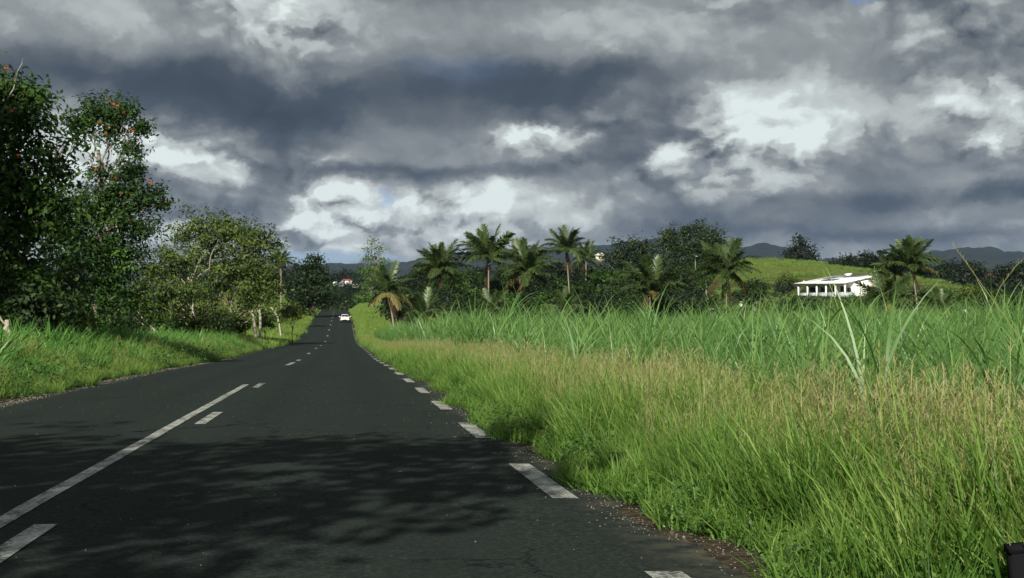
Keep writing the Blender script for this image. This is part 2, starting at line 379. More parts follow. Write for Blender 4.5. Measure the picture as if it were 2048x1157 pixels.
def ground_mat():
    m, nb, out = newmat('ground_cover'); p = nb.n.new('ShaderNodeBsdfPrincipled')
    tc = nb.n.new('ShaderNodeTexCoord'); o = tc.outputs['Object']
    at = nb.n.new('ShaderNodeAttribute'); at.attribute_name = 'var'
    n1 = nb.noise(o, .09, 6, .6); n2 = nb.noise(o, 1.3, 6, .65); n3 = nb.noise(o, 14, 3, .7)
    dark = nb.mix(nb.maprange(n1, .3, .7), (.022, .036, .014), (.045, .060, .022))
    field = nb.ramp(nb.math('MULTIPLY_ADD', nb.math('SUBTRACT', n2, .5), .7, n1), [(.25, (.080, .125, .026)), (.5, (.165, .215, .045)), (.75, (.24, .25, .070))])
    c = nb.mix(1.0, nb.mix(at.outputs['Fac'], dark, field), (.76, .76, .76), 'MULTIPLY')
    soil = nb.ramp(n3, [(.3, (.022, .018, .012)), (.6, (.070, .055, .036)), (.8, (.15, .13, .10))])
    x = nb.sep(o)[0]
    near = nb.math('MULTIPLY', nb.maprange(x, -7.0, -6.0), nb.maprange(x, 3.2, 2.4))
    c = nb.mix(nb.math('MULTIPLY', near, nb.maprange(nb.sep(o)[1], 190, 110)), c, soil)
    nb.l.new(c, p.inputs['Base Color']); p.inputs['Roughness'].default_value = .95; p.inputs['Specular IOR Level'].default_value = .1
    b = nb.n.new('ShaderNodeBump'); b.inputs['Strength'].default_value = .8; b.inputs['Distance'].default_value = .4
    nb.l.new(n2, b.inputs['Height']); nb.l.new(b.outputs[0], p.inputs['Normal'])
    nb.l.new(p.outputs[0], out.inputs[0]); return m
M['ground'] = ground_mat()
def mountain_mat():
    m, nb, out = newmat('forested_slope'); p = nb.n.new('ShaderNodeBsdfPrincipled')
    tc = nb.n.new('ShaderNodeTexCoord'); o = tc.outputs['Object']
    n = nb.noise(o, .004, 8, .65)
    c = nb.ramp(n, [(.3, (.010, .015, .014)), (.55, (.018, .026, .020)), (.75, (.040, .048, .032))])  # forest green darkened throughout to stand in for cloud shadow on the slopes
    nb.l.new(c, p.inputs['Base Color']); p.inputs['Roughness'].default_value = 1; p.inputs['Specular IOR Level'].default_value = 0
    nb.l.new(p.outputs[0], out.inputs[0]); return m
M['mountain'] = mountain_mat()

# ------------------------------------------------------------------ terrain
_Y = np.arange(-80, 1400, 1.0)
_kY = [-80, 0, 50, 66, 80, 96, 120, 150, 180, 200, 228, 276, 340, 390, 412, 428, 470, 540, 640, 800, 1400]
_kZ = [.55, 0, -.34, -.55, -.74, -.78, -.95, -1.2, -1.35, -1.22, -.6, .66, 2.15, 3.3, 3.62, 3.55, 2.2, -2.5, -8, -12, -14]
_Z = np.interp(_Y, _kY, _kZ)
_k = np.exp(-0.5 * (np.arange(-24, 25) / 6.0) ** 2); _k /= _k.sum()
_Zs = np.convolve(np.pad(_Z, 24, mode='edge'), _k, mode='valid')
_Zs -= np.interp(0, _Y, _Zs)
def zr(y): return np.interp(y, _Y, _Zs)
CY, SY = math.cos(YAW), math.sin(YAW)
def vnoise(x, y, s, seed=0):
    """cheap smooth pseudo-noise"""
    a = np.sin(x / s * 1.7 + seed) * np.cos(y / s * 1.3 - seed * 2) + np.sin((x + y) / s * 0.9 + seed * 3) * .6 + np.cos((x - 1.4 * y) / s * 2.3 + seed) * .4
    return a / 2
HILL = Wp(1490, 640, 470)
def terrain(x, y):
    x = np.asarray(x, float); y = np.asarray(y, float)
    road = zr(y)
    flat = np.interp(y, [-80, 120, 220, 420, 600, 900, 20000], [-.6, -.5, .8, 2.0, 0, -8, -12])
    wr = smooth(x, 9, 45); wl = smooth(-x, 14, 60)
    z = road * (1 - wr) * (1 - wl) + flat * wr + (flat + 2.0) * wl
    # right: slight drop into the cane field; bank where the road climbs
    z = z - .42 * smooth(x, 2.6, 6) * (1 - smooth(y, 150, 230)) * (1 - wr)
    z = z + 1.5 * smooth(x, 2.2, 5.0) * smooth(y, 230, 330) * (1 - smooth(x, 25, 60))
    # left bank and the mound beside the climb
    z = z + .34 * smooth(-x, 5.9, 10) + .40 * smooth(-x, 9, 16)
    z = z + 6.2 * np.exp(-((x + 15) / 6.5) ** 2 - ((y - 262) / 55) ** 2) * smooth(-x, 5.8, 11)
    z = z + 3.0 * smooth(-x, 6.5, 16) * smooth(y, 300, 400) * (1 - smooth(y, 450, 620))
    # the hill behind the house
    D = y * CY + x * SY; L = x * CY - y * SY
    hd = HILL.y * CY + HILL.x * SY; hl = HILL.x * CY - HILL.y * SY
    z = z + 16.5 * np.exp(-0.5 * np.where(D < hd, (D - hd) / 112, (D - hd) / 200) ** 2 - 0.5 * ((L - hl) / 40) ** 2) * smooth(x, 9, 48)
    off = smooth(np.maximum(x - 3, -x - 7), 0, 12)
    z = z + vnoise(x, y, 14, 1) * .12 * off + vnoise(x, y, 60, 2) * .5 * smooth(np.abs(x), 30, 120)
    return z

gx = np.unique(np.concatenate([np.linspace(-9000, -400, 26), np.linspace(-400, -60, 40), np.linspace(-60, -12, 34), np.arange(-12, 9, .5), np.linspace(9, 60, 40), np.linspace(60, 300, 70), np.linspace(300, 9000, 34)]))
gy = np.unique(np.concatenate([np.linspace(-400, -40, 12), np.arange(-40, 120, 2.0), np.arange(120, 620, 5.0), np.linspace(620, 1400, 30), np.linspace(1400, 14000, 24)]))
GX, GY = np.meshgrid(gx, gy)
GZ = terrain(GX, GY)
inroad = (GX > -5.3) & (GX < 1.8) & (GY < 460)
GZ = np.where(inroad, GZ - .06, GZ)
# land cover: 1 = open grass / field, 0 = wooded floor
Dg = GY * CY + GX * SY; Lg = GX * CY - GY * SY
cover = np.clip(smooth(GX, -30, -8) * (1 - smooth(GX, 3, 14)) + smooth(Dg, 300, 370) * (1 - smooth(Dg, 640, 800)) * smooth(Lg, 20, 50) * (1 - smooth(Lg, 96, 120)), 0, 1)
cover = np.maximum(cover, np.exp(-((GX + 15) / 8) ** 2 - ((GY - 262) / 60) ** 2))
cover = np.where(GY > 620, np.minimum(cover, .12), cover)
nx, ny = len(gx), len(gy)
idx = np.arange(nx * ny).reshape(ny, nx)
f = np.stack([idx[:-1, :-1], idx[:-1, 1:], idx[1:, 1:], idx[1:, :-1]], -1).reshape(-1, 4)
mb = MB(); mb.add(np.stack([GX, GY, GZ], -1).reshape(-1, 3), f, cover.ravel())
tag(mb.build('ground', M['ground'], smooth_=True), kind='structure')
def gz(x, y): return float(terrain(x, y))
def on_ground(u, depth):
    p = Wp(u, HORIZON, depth); return Vector((p.x, p.y, gz(p.x, p.y)))

# ------------------------------------------------------------------ road
RL, RR, CL = -5.55, 1.98, -2.1
ry = np.unique(np.concatenate([np.arange(-60, 130, .5), np.arange(130, 480, 2.0)]))
el = np.array([.10 * math.sin(y * 1.1) + .06 * math.sin(y * 2.7 + 1) + .05 * math.sin(y * .31) for y in ry])
er = np.array([.09 * math.sin(y * .9 + 2) + .06 * math.sin(y * 2.3) + .04 * math.sin(y * 5.1) for y in ry])
cols = np.array([0, .06, .2, .4, .5, .6, .8, .94, 1.0])
RX = (RL + el)[:, None] * (1 - cols)[None] + (RR + er)[:, None] * cols[None]
RZ = zr(ry)[:, None] - .035 * ((cols[None] - .5) * 2) ** 2 + .035 * .8 + .012
idx = np.arange(RX.size).reshape(RX.shape)
f = np.stack([idx[:-1, :-1], idx[:-1, 1:], idx[1:, 1:], idx[1:, :-1]], -1).reshape(-1, 4)
mb = MB(); mb.add(np.stack([RX, np.broadcast_to(ry[:, None], RX.shape), RZ], -1).reshape(-1, 3), f)
road = tag(mb.build('road', M['asphalt'], smooth_=True), kind='structure')
def road_z(x, y):
    c = (x - RL) / (RR - RL); return zr(y) - .035 * ((c - .5) * 2) ** 2 + .028 + .012
def strip(name, x0, x1, y0, y1, mat, parent=road):
    ys = np.linspace(y0, y1, max(2, int((y1 - y0) / 1.0) + 1)); xs = np.array([x0, (x0 + x1) / 2, x1])
    X = np.broadcast_to(xs[None], (len(ys), 3)) + (rng.normal(0, .004, (len(ys), 1)))
    Y = np.broadcast_to(ys[:, None], X.shape); Z = road_z(X, Y) + .006
    i = np.arange(X.size).reshape(X.shape); ff = np.stack([i[:-1, :-1], i[:-1, 1:], i[1:, 1:], i[1:, :-1]], -1).reshape(-1, 4)
    m = MB(); m.add(np.stack([X, Y, Z], -1).reshape(-1, 3), ff); return m.build(name, mat, parent)
strip('centre_line', CL - .06, CL + .07, 3.0, 35.5, M['paint'])
# 3 m dashes beside the solid line, then down the middle
for y0 in (8.0, 21.0, 34.0): strip('lane_dash', CL + .24, CL + .38, y0 - .5 - (0 if y0 > 9 else .5), y0 + 2.5 - (.5 if y0 < 9 else 0), M['paint'] if y0 < 30 else M['paint_worn'])
for y0 in (57.5, 70.5, 92, 118, 144, 182, 210, 236, 262, 288, 314, 340, 366, 392): strip('lane_dash', CL + .06, CL + .24, y0, y0 + (7.5 if y0 < 60 else 3.6 if y0 < 100 else 4.5), M['paint'])
for k in range(40):
    y0 = 4.9 + k * 6.5
    strip('edge_dash', 1.50, 1.69, y0, y0 + 3.0, M['paint'] if k < 12 else M['paint_worn'])

# ------------------------------------------------------------------ mountains
RIDGE = [(-1500, 540), (-600, 530), (0, 535), (500, 531), (600, 528), (650, 526), (720, 524), (770, 527), (830, 519), (900, 504), (950, 500), (1000, 497), (1060, 493), (1120, 491),
         (1180, 489), (1250, 483), (1320, 474), (1390, 468), (1440, 470), (1460, 480), (1485, 492), (1500, 487), (1520, 484), (1560, 489), (1585, 497), (1610, 510), (1640, 518),
         (1665, 512), (1690, 517), (1710, 521), (1760, 513), (1790, 509), (1830, 505), (1870, 503), (1900, 495), (1940, 491), (1990, 493), (2010, 500), (2060, 503), (2300, 480), (2800, 500), (3600, 530)]
def mountains():
    ru = np.array([r[0] for r in RIDGE], float); rv = np.array([r[1] for r in RIDGE], float)
    us = np.linspace(-1500, 3600, 700); dep = np.concatenate([np.linspace(4200, 7800, 44), np.linspace(7900, 11000, 16)])
    vs = np.interp(us, ru, rv) + 1.3 * np.sin(us * .11) + .8 * np.sin(us * .31 + 1)
    top = (HORIZON - vs) / F * 8000 + EYE
    V = []
    for d in dep:
        t = (d - 4200) / 3800
        p = (np.clip(t, 0, 1) ** 1.25) if d <= 8000 else max(0, 1 - (d - 8000) / 2600) ** 1.0
        ridges = (np.abs(np.sin(us * .021 + d * .0011 + np.sin(d * .0017) * 1.5)) * .7 + np.abs(np.sin(us * .057 - d * .0013)) * .3 - .5)
        zz = -30 + (top + 30) * p * (1 + .42 * ridges * (1 - abs(p)) * 1.6)
        if d > 8000: zz = np.minimum(zz, top * .97)
        x = np.tan(np.arctan((us - W0 / 2) / F)) * d
        V.append(np.stack([x * CY + d * SY, -x * SY + d * CY, zz], 1))
    V = np.stack(V); n, m = V.shape[:2]; i = np.arange(n * m).reshape(n, m)
    ff = np.stack([i[:-1, :-1], i[:-1, 1:], i[1:, 1:], i[1:, :-1]], -1).reshape(-1, 4)
    b = MB(); b.add(V.reshape(-1, 3), ff); tag(b.build('mountains', M['mountain'], smooth_=True), kind='structure')
mountains()

# ------------------------------------------------------------------ trees
SB = 3200.0
def branchy(b, base, top, r0, r1, wob=.12, n=7, sides=7):
    base = np.asarray(base, float); top = np.asarray(top, float); L = np.linalg.norm(top - base)
    t = np.linspace(0, 1, n)[:, None]; P = base + (top - base) * t
    w = rng.normal(0, wob * L * .12, (n, 3)); w[0] = 0; w[-1] = 0
    P = P + w; b.tube(P, r0 + (r1 - r0) * t[:, 0] ** .8, sides)
    return P

def crown_pts(blobs, leaf, dens, shell=.62):
    """leaf centres, outward normals and colour variation for a set of ellipsoid lobes (c, r3)"""
    CE, NO, VA = [], [], []
    for (c, r) in blobs:
        area = math.pi * r[0] * r[2]; n = int(1.75 * dens * area / (.30 * leaf * leaf)) + 12
        K = max(6, n // 22)
        d = rng.normal(size=(K, 3)); d /= np.linalg.norm(d, axis=1)[:, None]
        rad = shell + (1 - shell) * rng.random(K) ** .6; rad = np.where(rng.random(K) < .25, rng.random(K) * shell, rad)
        rad *= 1 + .30 * rng.normal(size=K) * (rad > .7)
        cc = c + d * rad[:, None] * r
        k = rng.integers(0, K, n)
        sp = rng.normal(size=(n, 3)) * leaf * 1.25; sp[:, 2] *= .6
        p = cc[k] + sp
        no = d[k] * .8 + rng.normal(size=(n, 3)) * .55 + np.array([0, 0, .55])
        va = np.clip(.46 + .17 * rng.normal(size=K)[k] + .13 * rng.normal(size=n), 0, .97)
        CE.append(p); NO.append(no); VA.append(va)
    return np.concatenate(CE), np.concatenate(NO), np.concatenate(VA)

def tree(name, label, u0, depth, blobs, leaf=.2, dens=2.2, mat='broad', bark='bark', tr=.16, group=None, cat='tree', limbs=True, flowers=(), squash=.9, trunk_to=None, lean=0, shade=None):
    """a tree from lobes given as photo pixels (u, v, radius[, depth offset]); stands on the terrain at (u0, depth)"""
    g = on_ground(u0, depth); o = empty(name, g); tag(o, label, cat, group)
    bl = []
    for q in blobs:
        u, v, r = q[:3]; dd = q[3] if len(q) > 3 else float(rng.uniform(-.6, .6)) * r / SB * depth
        c = Wp(u, v, depth + dd) - g; rr = r * depth / SB
        bl.append((np.array(c), np.array([rr, rr, rr * squash])))
    p, no, va = crown_pts(bl, leaf, dens)
    keep = p[:, 2] > .05; p, no, va = p[keep], no[keep], va[keep]
    cb = MB(); leaves(cb, p, no, leaf * (.6 + .8 * rng.random(len(p))), .5, va)
    cb.build('crown', M[mat], o)
    if limbs:
        tb = MB(); cs = np.array([b_[0] for b_ in bl]); hi = cs[:, 2].max()
        if trunk_to is not None: tt = np.array(Wp(trunk_to[0], trunk_to[1], depth) - g)
        else: tt = np.array([cs[:, 0].mean() * .5, cs[:, 1].mean() * .5, hi * .55])
        P = branchy(tb, (0, 0, -.3), tt, tr, tr * .6, .25, 8, 8)
        for (c, r) in bl:
            a = P[int(np.clip(round(len(P) * .75 * c[2] / max(hi, .1)), 2, len(P) - 1))]
            if c[2] < .6: continue
            Q = branchy(tb, a, c, tr * .42, tr * .14, .35, 6, 6)
            for _ in range(4):
                d = rng.normal(size=3); d /= np.linalg.norm(d); d[2] = abs(d[2]) * .8
                branchy(tb, Q[int(rng.integers(3, 6))], c + d * r * .95, tr * .14, tr * .04, .4, 4, 4)
        tb.build('trunk', M[bark], o, True)
    for q in flowers:
        w = Wp(q[0], q[1], depth - (q[2] if len(q) > 2 else 1.2)) - g
        fo = link(bpy.data.objects.new('flower', FLOWER), o); fo.location = w
        fo.rotation_euler = (rng.uniform(-.5, .5), rng.uniform(-.5, .5), rng.uniform(0, 6)); k = rng.uniform(.55, .95); fo.scale = (k, k, k)
    return o

def flower_mesh():
    b = MB(); n = 26
    d = rng.normal(size=(n, 3)); d[:, 2] = np.abs(d[:, 2]); d /= np.linalg.norm(d, axis=1)[:, None]
    leaves(b, d * np.array([.10, .10, .06]), d + rng.normal(size=(n, 3)) * .4, .13, .7, rng.random(n))
    return b.mesh('flower', M['flower'])
FLOWER = flower_mesh()

# the two flowering trees on the left bank
tree('tulip_tree', 'dark leafy tree at the roadside bank with bare twigs on top and few red flowers', -40, 54,
     [(-10, 190, 75), (55, 195, 42), (35, 260, 75), (-60, 270, 120), (85, 300, 45), (135, 285, 26), (120, 335, 34), (10, 350, 90), (75, 390, 55), (-50, 430, 130), (40, 455, 80), (95, 450, 45), (110, 410, 40), (30, 540, 70), (70, 580, 40), (-40, 560, 90)],
     .23, 2.2, 'tulip', 'bark', .2, flowers=[(14, 138, .5), (36, 312, 1.5), (24, 222, 1.4)])
tree('tulip_tree', 'tall vine covered tree with orange red flowers and a pale bare upper trunk', 205, 98,
     [(215, 225, 42), (250, 225, 30), (180, 235, 40), (150, 248, 28), (278, 250, 24), (225, 262, 34), (262, 290, 26), (262, 335, 26), (245, 350, 28), (200, 345, 22),
      (215, 395, 48), (265, 385, 42), (305, 395, 32), (325, 410, 16), (175, 420, 52), (235, 445, 55), (150, 470, 60), (285, 450, 36), (215, 500, 66), (140, 540, 62), (250, 520, 48), (190, 580, 66), (245, 590, 50), (130, 610, 50), (215, 635, 48), (165, 640, 45)],
     .25, 2.3, 'tulip', 'bark', .18, trunk_to=(196, 300),
     flowers=[(219, 203), (228, 209), (236, 212), (248, 226), (218, 255), (200, 246), (266, 263), (123, 236, .6), (192, 340), (208, 360), (232, 358), (297, 362), (303, 368), (245, 387), (262, 390), (332, 405, .5), (163, 418), (258, 440), (212, 268)])
tree('leafy_tree', 'sparse olive green tree with pale twisted limbs beside the tall vine covered tree', 400, 132,
     [(398, 455, 40), (440, 450, 30), (460, 462, 30), (370, 470, 28), (420, 490, 40), (385, 520, 42), (340, 510, 28), (345, 545, 42), (300, 545, 36), (290, 590, 40), (335, 590, 44), (380, 575, 40), (300, 630, 36), (350, 635, 36), (265, 600, 34), (270, 640, 34)],
     .26, 1.75, 'olive', 'bark_pale', .13)
tree('leafy_tree', 'round crowned green tree with dark forked trunk by the left verge', 452, 152,
     [(470, 475, 32), (505, 470, 30), (530, 485, 26), (545, 500, 18), (490, 510, 44), (450, 530, 40), (530, 530, 36), (470, 560, 44), (515, 565, 38), (430, 570, 32), (545, 570, 22), (540, 600, 20), (500, 610, 26), (410, 610, 30), (440, 630, 24), (470, 640, 20), (530, 625, 18)],
     .30, 1.95, 'olive', 'bark', .2)

def dead_stem(name, label, pts, depth, r0, r1, mat='bark_pale', group=None, cat='dead tree'):
    P = [Wp(u, v, depth) for u, v in pts]; g = on_ground(pts[0][0], depth)
    P[0] = Vector((P[0].x, P[0].y, g.z - .2)) if pts[0][1] > 600 else P[0]; o = empty(name, g); tag(o, label, cat, group)
    b = MB(); Q = []
    for a, c in zip(P[:-1], P[1:]):
        for t in np.linspace(0, 1, 4)[:-1]: Q.append(np.array(a.lerp(c, t) - g) + rng.normal(0, .03, 3))
    Q.append(np.array(P[-1] - g)); Q = np.array(Q); n = len(Q)
    b.tube(Q, np.linspace(r0, r1, n), 8); b.build('stem', M[mat], o, True)
    b = MB(); branchy(b, Q[n // 2], Q[n // 2] + np.array([rng.uniform(-.6, .6), -.2, .7]), r1 * .7, r1 * .3, .4, 5, 6); b.build('branch', M[mat], o, True)
    return o
dead_stem('dead_snag', 'thick pale leaning dead trunk by the left verge', [(514, 664), (508, 640), (500, 605), (492, 570), (486, 545)], 152, .16, .09)
dead_stem('dead_snag', 'straight pale broken stump beside the leaning dead trunk', [(521, 664), (520, 635), (518, 609)], 152, .14, .11)
dead_stem('dead_snag', 'thin pale forked dead stem nearest the climbing verge', [(562, 652), (556, 635), (548, 622), (541, 615)], 190, .12, .08)
dead_stem('dead_branch', 'bare white branch leaning out of the olive tree', [(272, 640), (282, 575), (291, 560), (296, 543)], 106, .05, .03)
dead_stem('dead_branch', 'bare crooked white branch low in the olive tree', [(304, 640), (308, 588), (314, 572), (317, 562)], 106, .04, .025)
dead_stem('dead_branch', 'fallen bleached branch slanting out of the undergrowth', [(316, 668), (308, 658), (288, 648), (266, 634)], 80, .08, .05)
dead_stem('dead_snag', 'short pale broken trunk in tall grass under the dark tree', [(20, 690), (18, 665), (14, 640)], 46, .10, .07)

REFS = [(880, 'the palm with dry brown skirt'), (977, 'the tall spiky palm'), (1056, 'the spreading palm in mid grove'), (1132, 'the tallest slender palm'), (1265, 'the domed tree'), (1300, 'the squat golden palm'), (1385, 'the huge spreading tree'), (1452, 'the single drooping palm'), (775, 'the low yellowing roadside palm')]
REFS_L = [(20, 'the dark leafy tree'), (205, 'the tall vine covered tree'), (288, 'the fallen bleached branch'), (390, 'the sparse olive tree'), (452, 'the dark forked trunk'), (514, 'the leaning dead trunk'), (575, 'the mown mound')]
REFS_R = [(1482, 'the standing person'), (1572, 'the white house end'), (1640, 'the white house veranda'), (1715, 'the white house gable'), (1775, 'the broad low golden palm'), (1835, 'the tall house palm'), (1880, 'the low dry palm'), (1929, 'the small white shed'), (1984, 'the red roofed house')]
REFS_B = [(671, 'the small plain white house'), (694, 'the red roofed valley house'), (712, 'the long low white building'), (745, 'the tall wispy tree'), (640, 'the dark conical tree')]
KIND = {'broad': 'green', 'dark': 'dark green', 'tulip': 'bright green', 'olive': 'olive green'}
USED = {}
def by_ref(kind, u, v, depth, refs=REFS, near=236, vs=(566, 606), words=('tall', 'mid height', 'low')):
    ru, rn = min(refs, key=lambda q: abs(q[0] - u))
    rel = ('close behind' if depth > near else 'in front of') if abs(ru - u) < 16 else ('left of' if u < ru else 'right of')
    lab = '%s %s %s %s' % (words[0] if v < vs[0] else words[2] if v > vs[1] else words[1], kind, rel, rn)
    base = lab
    if base in USED: lab = lab.replace(kind, ('denser ', 'looser ', 'rounder ')[USED[base] % 3 - 1] + kind)
    USED[base] = USED.get(base, 0) + 1
    if lab != base: USED[lab] = USED.get(lab, 0) + 1
    return lab
dead_stem('dead_branch', 'bare grey twig rising from the top of the dark leafy tree', [(-10, 260), (20, 190), (34, 150), (46, 118)], 53, .035, .008)
# undergrowth shrubs on the left bank
for i, (u, v, r, dep) in enumerate([(60, 600, 60, 50), (110, 640, 45, 56), (170, 655, 34, 66), (250, 650, 36, 78), (320, 650, 34, 100), (375, 645, 34, 108), (410, 652, 26, 116), (480, 645, 20, 156), (560, 625, 16, 200), (440, 645, 24, 150), (530, 640, 16, 165), (585, 620, 18, 160), (90, 560, 60, 64), (20, 600, 60, 60)]):
    tree('shrub', by_ref(KIND[('broad', 'tulip', 'olive')[i % 3]] + ' undergrowth shrub', u, v, dep, REFS_L, 90, (615, 644)), u, dep, [(u, v, r), (u - r * .6, v + r * .3, r * .7), (u + r * .6, v + r * .25, r * .75), (u, v + r * .5, r * .8)],
         .2, 1.7, ('broad', 'tulip', 'olive')[i % 3], 'bark_dark', .05, 'shrubs under the left bank trees', 'shrub')
# small far trees, left
tree('conical_tree', 'dark conical tree standing where the road tops the rise', 625, 315, [(628, 515, 12), (632, 530, 18), (615, 540, 22), (640, 555, 22), (612, 570, 28), (640, 585, 24), (600, 590, 26), (648, 608, 18), (618, 608, 26), (632, 560, 30)], .55, 2.2, 'broad', 'bark_dark', .3)
tree('conical_tree', 'small pointed dark tree behind the mown mound', 586, 330, [(586, 530, 8), (585, 545, 14), (580, 562, 20), (570, 575, 18)], .5, 2.0, 'dark', 'bark_dark', .2)
tree('leafy_tree', 'dark hedge tree behind the mown mound', 556, 300, [(548, 560, 18), (562, 552, 16), (540, 575, 18), (575, 565, 14)], .5, 2.0, 'dark', 'bark_dark', .2)
tree('wispy_tree', 'tall wispy tree with thin upright crown right of the road crest', 745, 330,
     [(743, 486, 7), (752, 482, 4), (757, 497, 9), (738, 503, 9), (768, 500, 5), (748, 515, 13), (764, 520, 10), (730, 520, 9), (740, 538, 16), (760, 540, 16), (726, 545, 12), (750, 560, 20), (730, 570, 18), (768, 565, 16), (745, 590, 22), (722, 595, 16)],
     .42, 1.1, 'weed', 'bark', .22)
BACK = [(668, 600, 24, 560), (690, 596, 22, 560), (712, 592, 24, 540), (735, 600, 22, 520), (655, 612, 20, 520), (700, 612, 22, 500), (725, 612, 20, 480), (680, 580, 18, 640), (705, 578, 16, 660)]
for i, (u, v, r, dep) in enumerate(BACK):
    tree('leafy_tree', by_ref(KIND['broad' if i % 2 else 'dark'] + ' tree past the crest', u, v, dep, REFS_B, 900, (590, 605), ('higher', 'mid height', 'lower')), u, dep, [(u, v, r), (u - r * .7, v + r * .5, r * .8), (u + r * .7, v + r * .5, r * .8), (u, v + r, r)], .85, 2.0, 'broad' if i % 2 else 'dark', 'bark_dark', .3, 'trees in the hollow beyond the crest')
for i, (u, v, r, dep) in enumerate([(690, 548, 13, 1300), (675, 552, 10, 1250), (705, 550, 11, 1250), (722, 556, 12, 1150), (655, 556, 12, 1200), (640, 560, 12, 1100)]):
    tree('leafy_tree', by_ref('dark far valley tree', u, v, dep, REFS_B, 900, (550, 555)), u, dep, [(u, v, r), (u - r * .8, v + r * .4, r * .7), (u + r * .8, v + r * .4, r * .7), (u, v + r, r)], 1.7, 2.0, 'dark', 'bark_dark', .4, 'dark trees in the far valley')

# big trees on the right-hand rise
def crowd(u, v, r, k=9, fl=.7):
    out = [(u, v, r * .5)]
    for _ in range(k):
        a = rng.uniform(0, 2 * math.pi); q = rng.uniform(.4, .85)
        out.append((u + math.cos(a) * r * q, v + math.sin(a) * r * q * fl, r * rng.uniform(.26, .42)))
    return out
tree('broad_tree', 'huge spreading dark tree with flat top on the rise', 1385, 405, [(1345, 470, 22), (1370, 462, 18), (1400, 460, 20), (1425, 468, 20), (1440, 480, 14), (1330, 490, 20), (1360, 490, 26), (1395, 492, 28), (1425, 495, 20), (1350, 515, 26), (1385, 520, 28), (1415, 518, 20), (1340, 535, 22), (1370, 540, 24)], .65, 2.0, 'broad', 'bark', .6)
tree('broad_tree', 'wide domed tree left of the huge spreading tree', 1265, 360, [(1265, 490, 18), (1240, 500, 18), (1290, 495, 20), (1215, 515, 20), (1250, 520, 26), (1285, 522, 26), (1315, 520, 22), (1230, 545, 26), (1270, 550, 30), (1310, 550, 26)], .6, 2.0, 'broad', 'bark', .5)
tree('broad_tree', 'upright tree standing alone on the grassy hill above the white house', 1603, 440, [(1598, 482, 10), (1606, 492, 14), (1590, 498, 14), (1618, 505, 14), (1578, 512, 14), (1600, 515, 20), (1625, 520, 14), (1585, 528, 16), (1612, 530, 18)], .65, 2.0, 'dark', 'bark', .4)
tree('broad_tree', 'small round tree on the hill beside the red roof', 1508, 470, [(1505, 520, 8), (1515, 522, 8), (1510, 527, 9)], .5, 2.0, 'dark', 'bark', .25)
tree('broad_tree', 'rounded green tree below the grassy hill left of the palm', 1350, 260, crowd(1345, 570, 42, 12), .4, 2.0, 'broad', 'bark', .3)
tree('broad_tree', 'dense green tree right of the single palm', 1510, 250, crowd(1500, 585, 34, 12), .4, 2.0, 'broad', 'bark', .3)
tree('bare_shrub', 'brownish half bare shrub on the slope beside the white house', 1585, 330, crowd(1580, 560, 22, 8), .35, 1.3, 'olive', 'bark', .15, cat='shrub')
tree('shrub', 'dark shrub against the left end of the white house', 1572, 305, crowd(1572, 575, 22, 8), .4, 2.0, 'dark', 'bark', .15)
for lab, u, v, r, dep in [('small scrub bush low on the grassy hill below the red roof', 1478, 556, 9, 400), ('scrub bush on the grassy hill beside the single palm', 1412, 560, 10, 390), ('tiny scrub bush on the hill crest near the lone tree', 1556, 532, 6, 455), ('scrub bush on the slope above the house roof', 1640, 546, 9, 400), ('low scrub bush in front of the house veranda', 1622, 604, 12, 268), ('low scrub bush under the house gable', 1702, 602, 14, 262), ('scrub bush beside the lower wall of the house', 1590, 606, 11, 272)]:
    tree('scrub_bush', lab, u, dep, crowd(u, v, r, 6), .4, 1.7, 'broad', 'bark_dark', .08, cat='bush')
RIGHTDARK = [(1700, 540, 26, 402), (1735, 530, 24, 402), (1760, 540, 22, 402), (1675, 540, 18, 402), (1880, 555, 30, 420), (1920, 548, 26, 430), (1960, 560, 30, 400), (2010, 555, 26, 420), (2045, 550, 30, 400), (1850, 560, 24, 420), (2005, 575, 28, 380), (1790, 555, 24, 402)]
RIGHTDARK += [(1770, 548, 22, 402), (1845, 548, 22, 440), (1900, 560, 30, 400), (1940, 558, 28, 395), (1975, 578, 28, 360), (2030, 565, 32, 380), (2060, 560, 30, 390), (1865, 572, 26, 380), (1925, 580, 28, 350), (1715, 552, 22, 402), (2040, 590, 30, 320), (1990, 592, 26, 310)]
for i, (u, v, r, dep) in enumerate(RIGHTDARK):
    tree('dark_tree', by_ref('dark leaved wood tree', u, v, dep, REFS_R, 300, (541, 557)), u, dep, crowd(u, v - 4, r * 1.15, 9), .7, 1.9, 'dark', 'bark_dark', .3, 'dark wood right of the house')
MID = [(845, 552, 26, 270), (825, 580, 28, 260), (860, 600, 30, 226), (905, 570, 30, 260), (930, 600, 34, 225), (965, 585, 30, 265), (1005, 580, 34, 250), (1030, 555, 28, 285), (1085, 565, 34, 280), (1100, 605, 34, 224), (1060, 618, 28, 220), (1150, 585, 38, 262), (1165, 550, 28, 300), (1200, 565, 38, 290), (1240, 585, 36, 262), (1195, 615, 30, 222), (1255, 618, 28, 220), (1330, 615, 28, 222), (885, 622, 28, 222), (965, 625, 26, 220), (810, 608, 28, 215), (1375, 600, 26, 250), (1110, 545, 24, 320), (1020, 615, 30, 222), (1150, 622, 28, 218), (1300, 560, 28, 275), (1395, 618, 20, 226), (940, 560, 24, 290), (790, 625, 22, 200), (1350, 585, 26, 262)]
MID += [(820 + 44 * k + (k * 37) % 17, 572 - (k * 29) % 16, 36, 276 + (k * 13) % 22) for k in range(14)] + [(812 + 41 * k + (k * 31) % 15, 618 - (k * 23) % 14, 30, 216 + (k * 7) % 12) for k in range(15)]
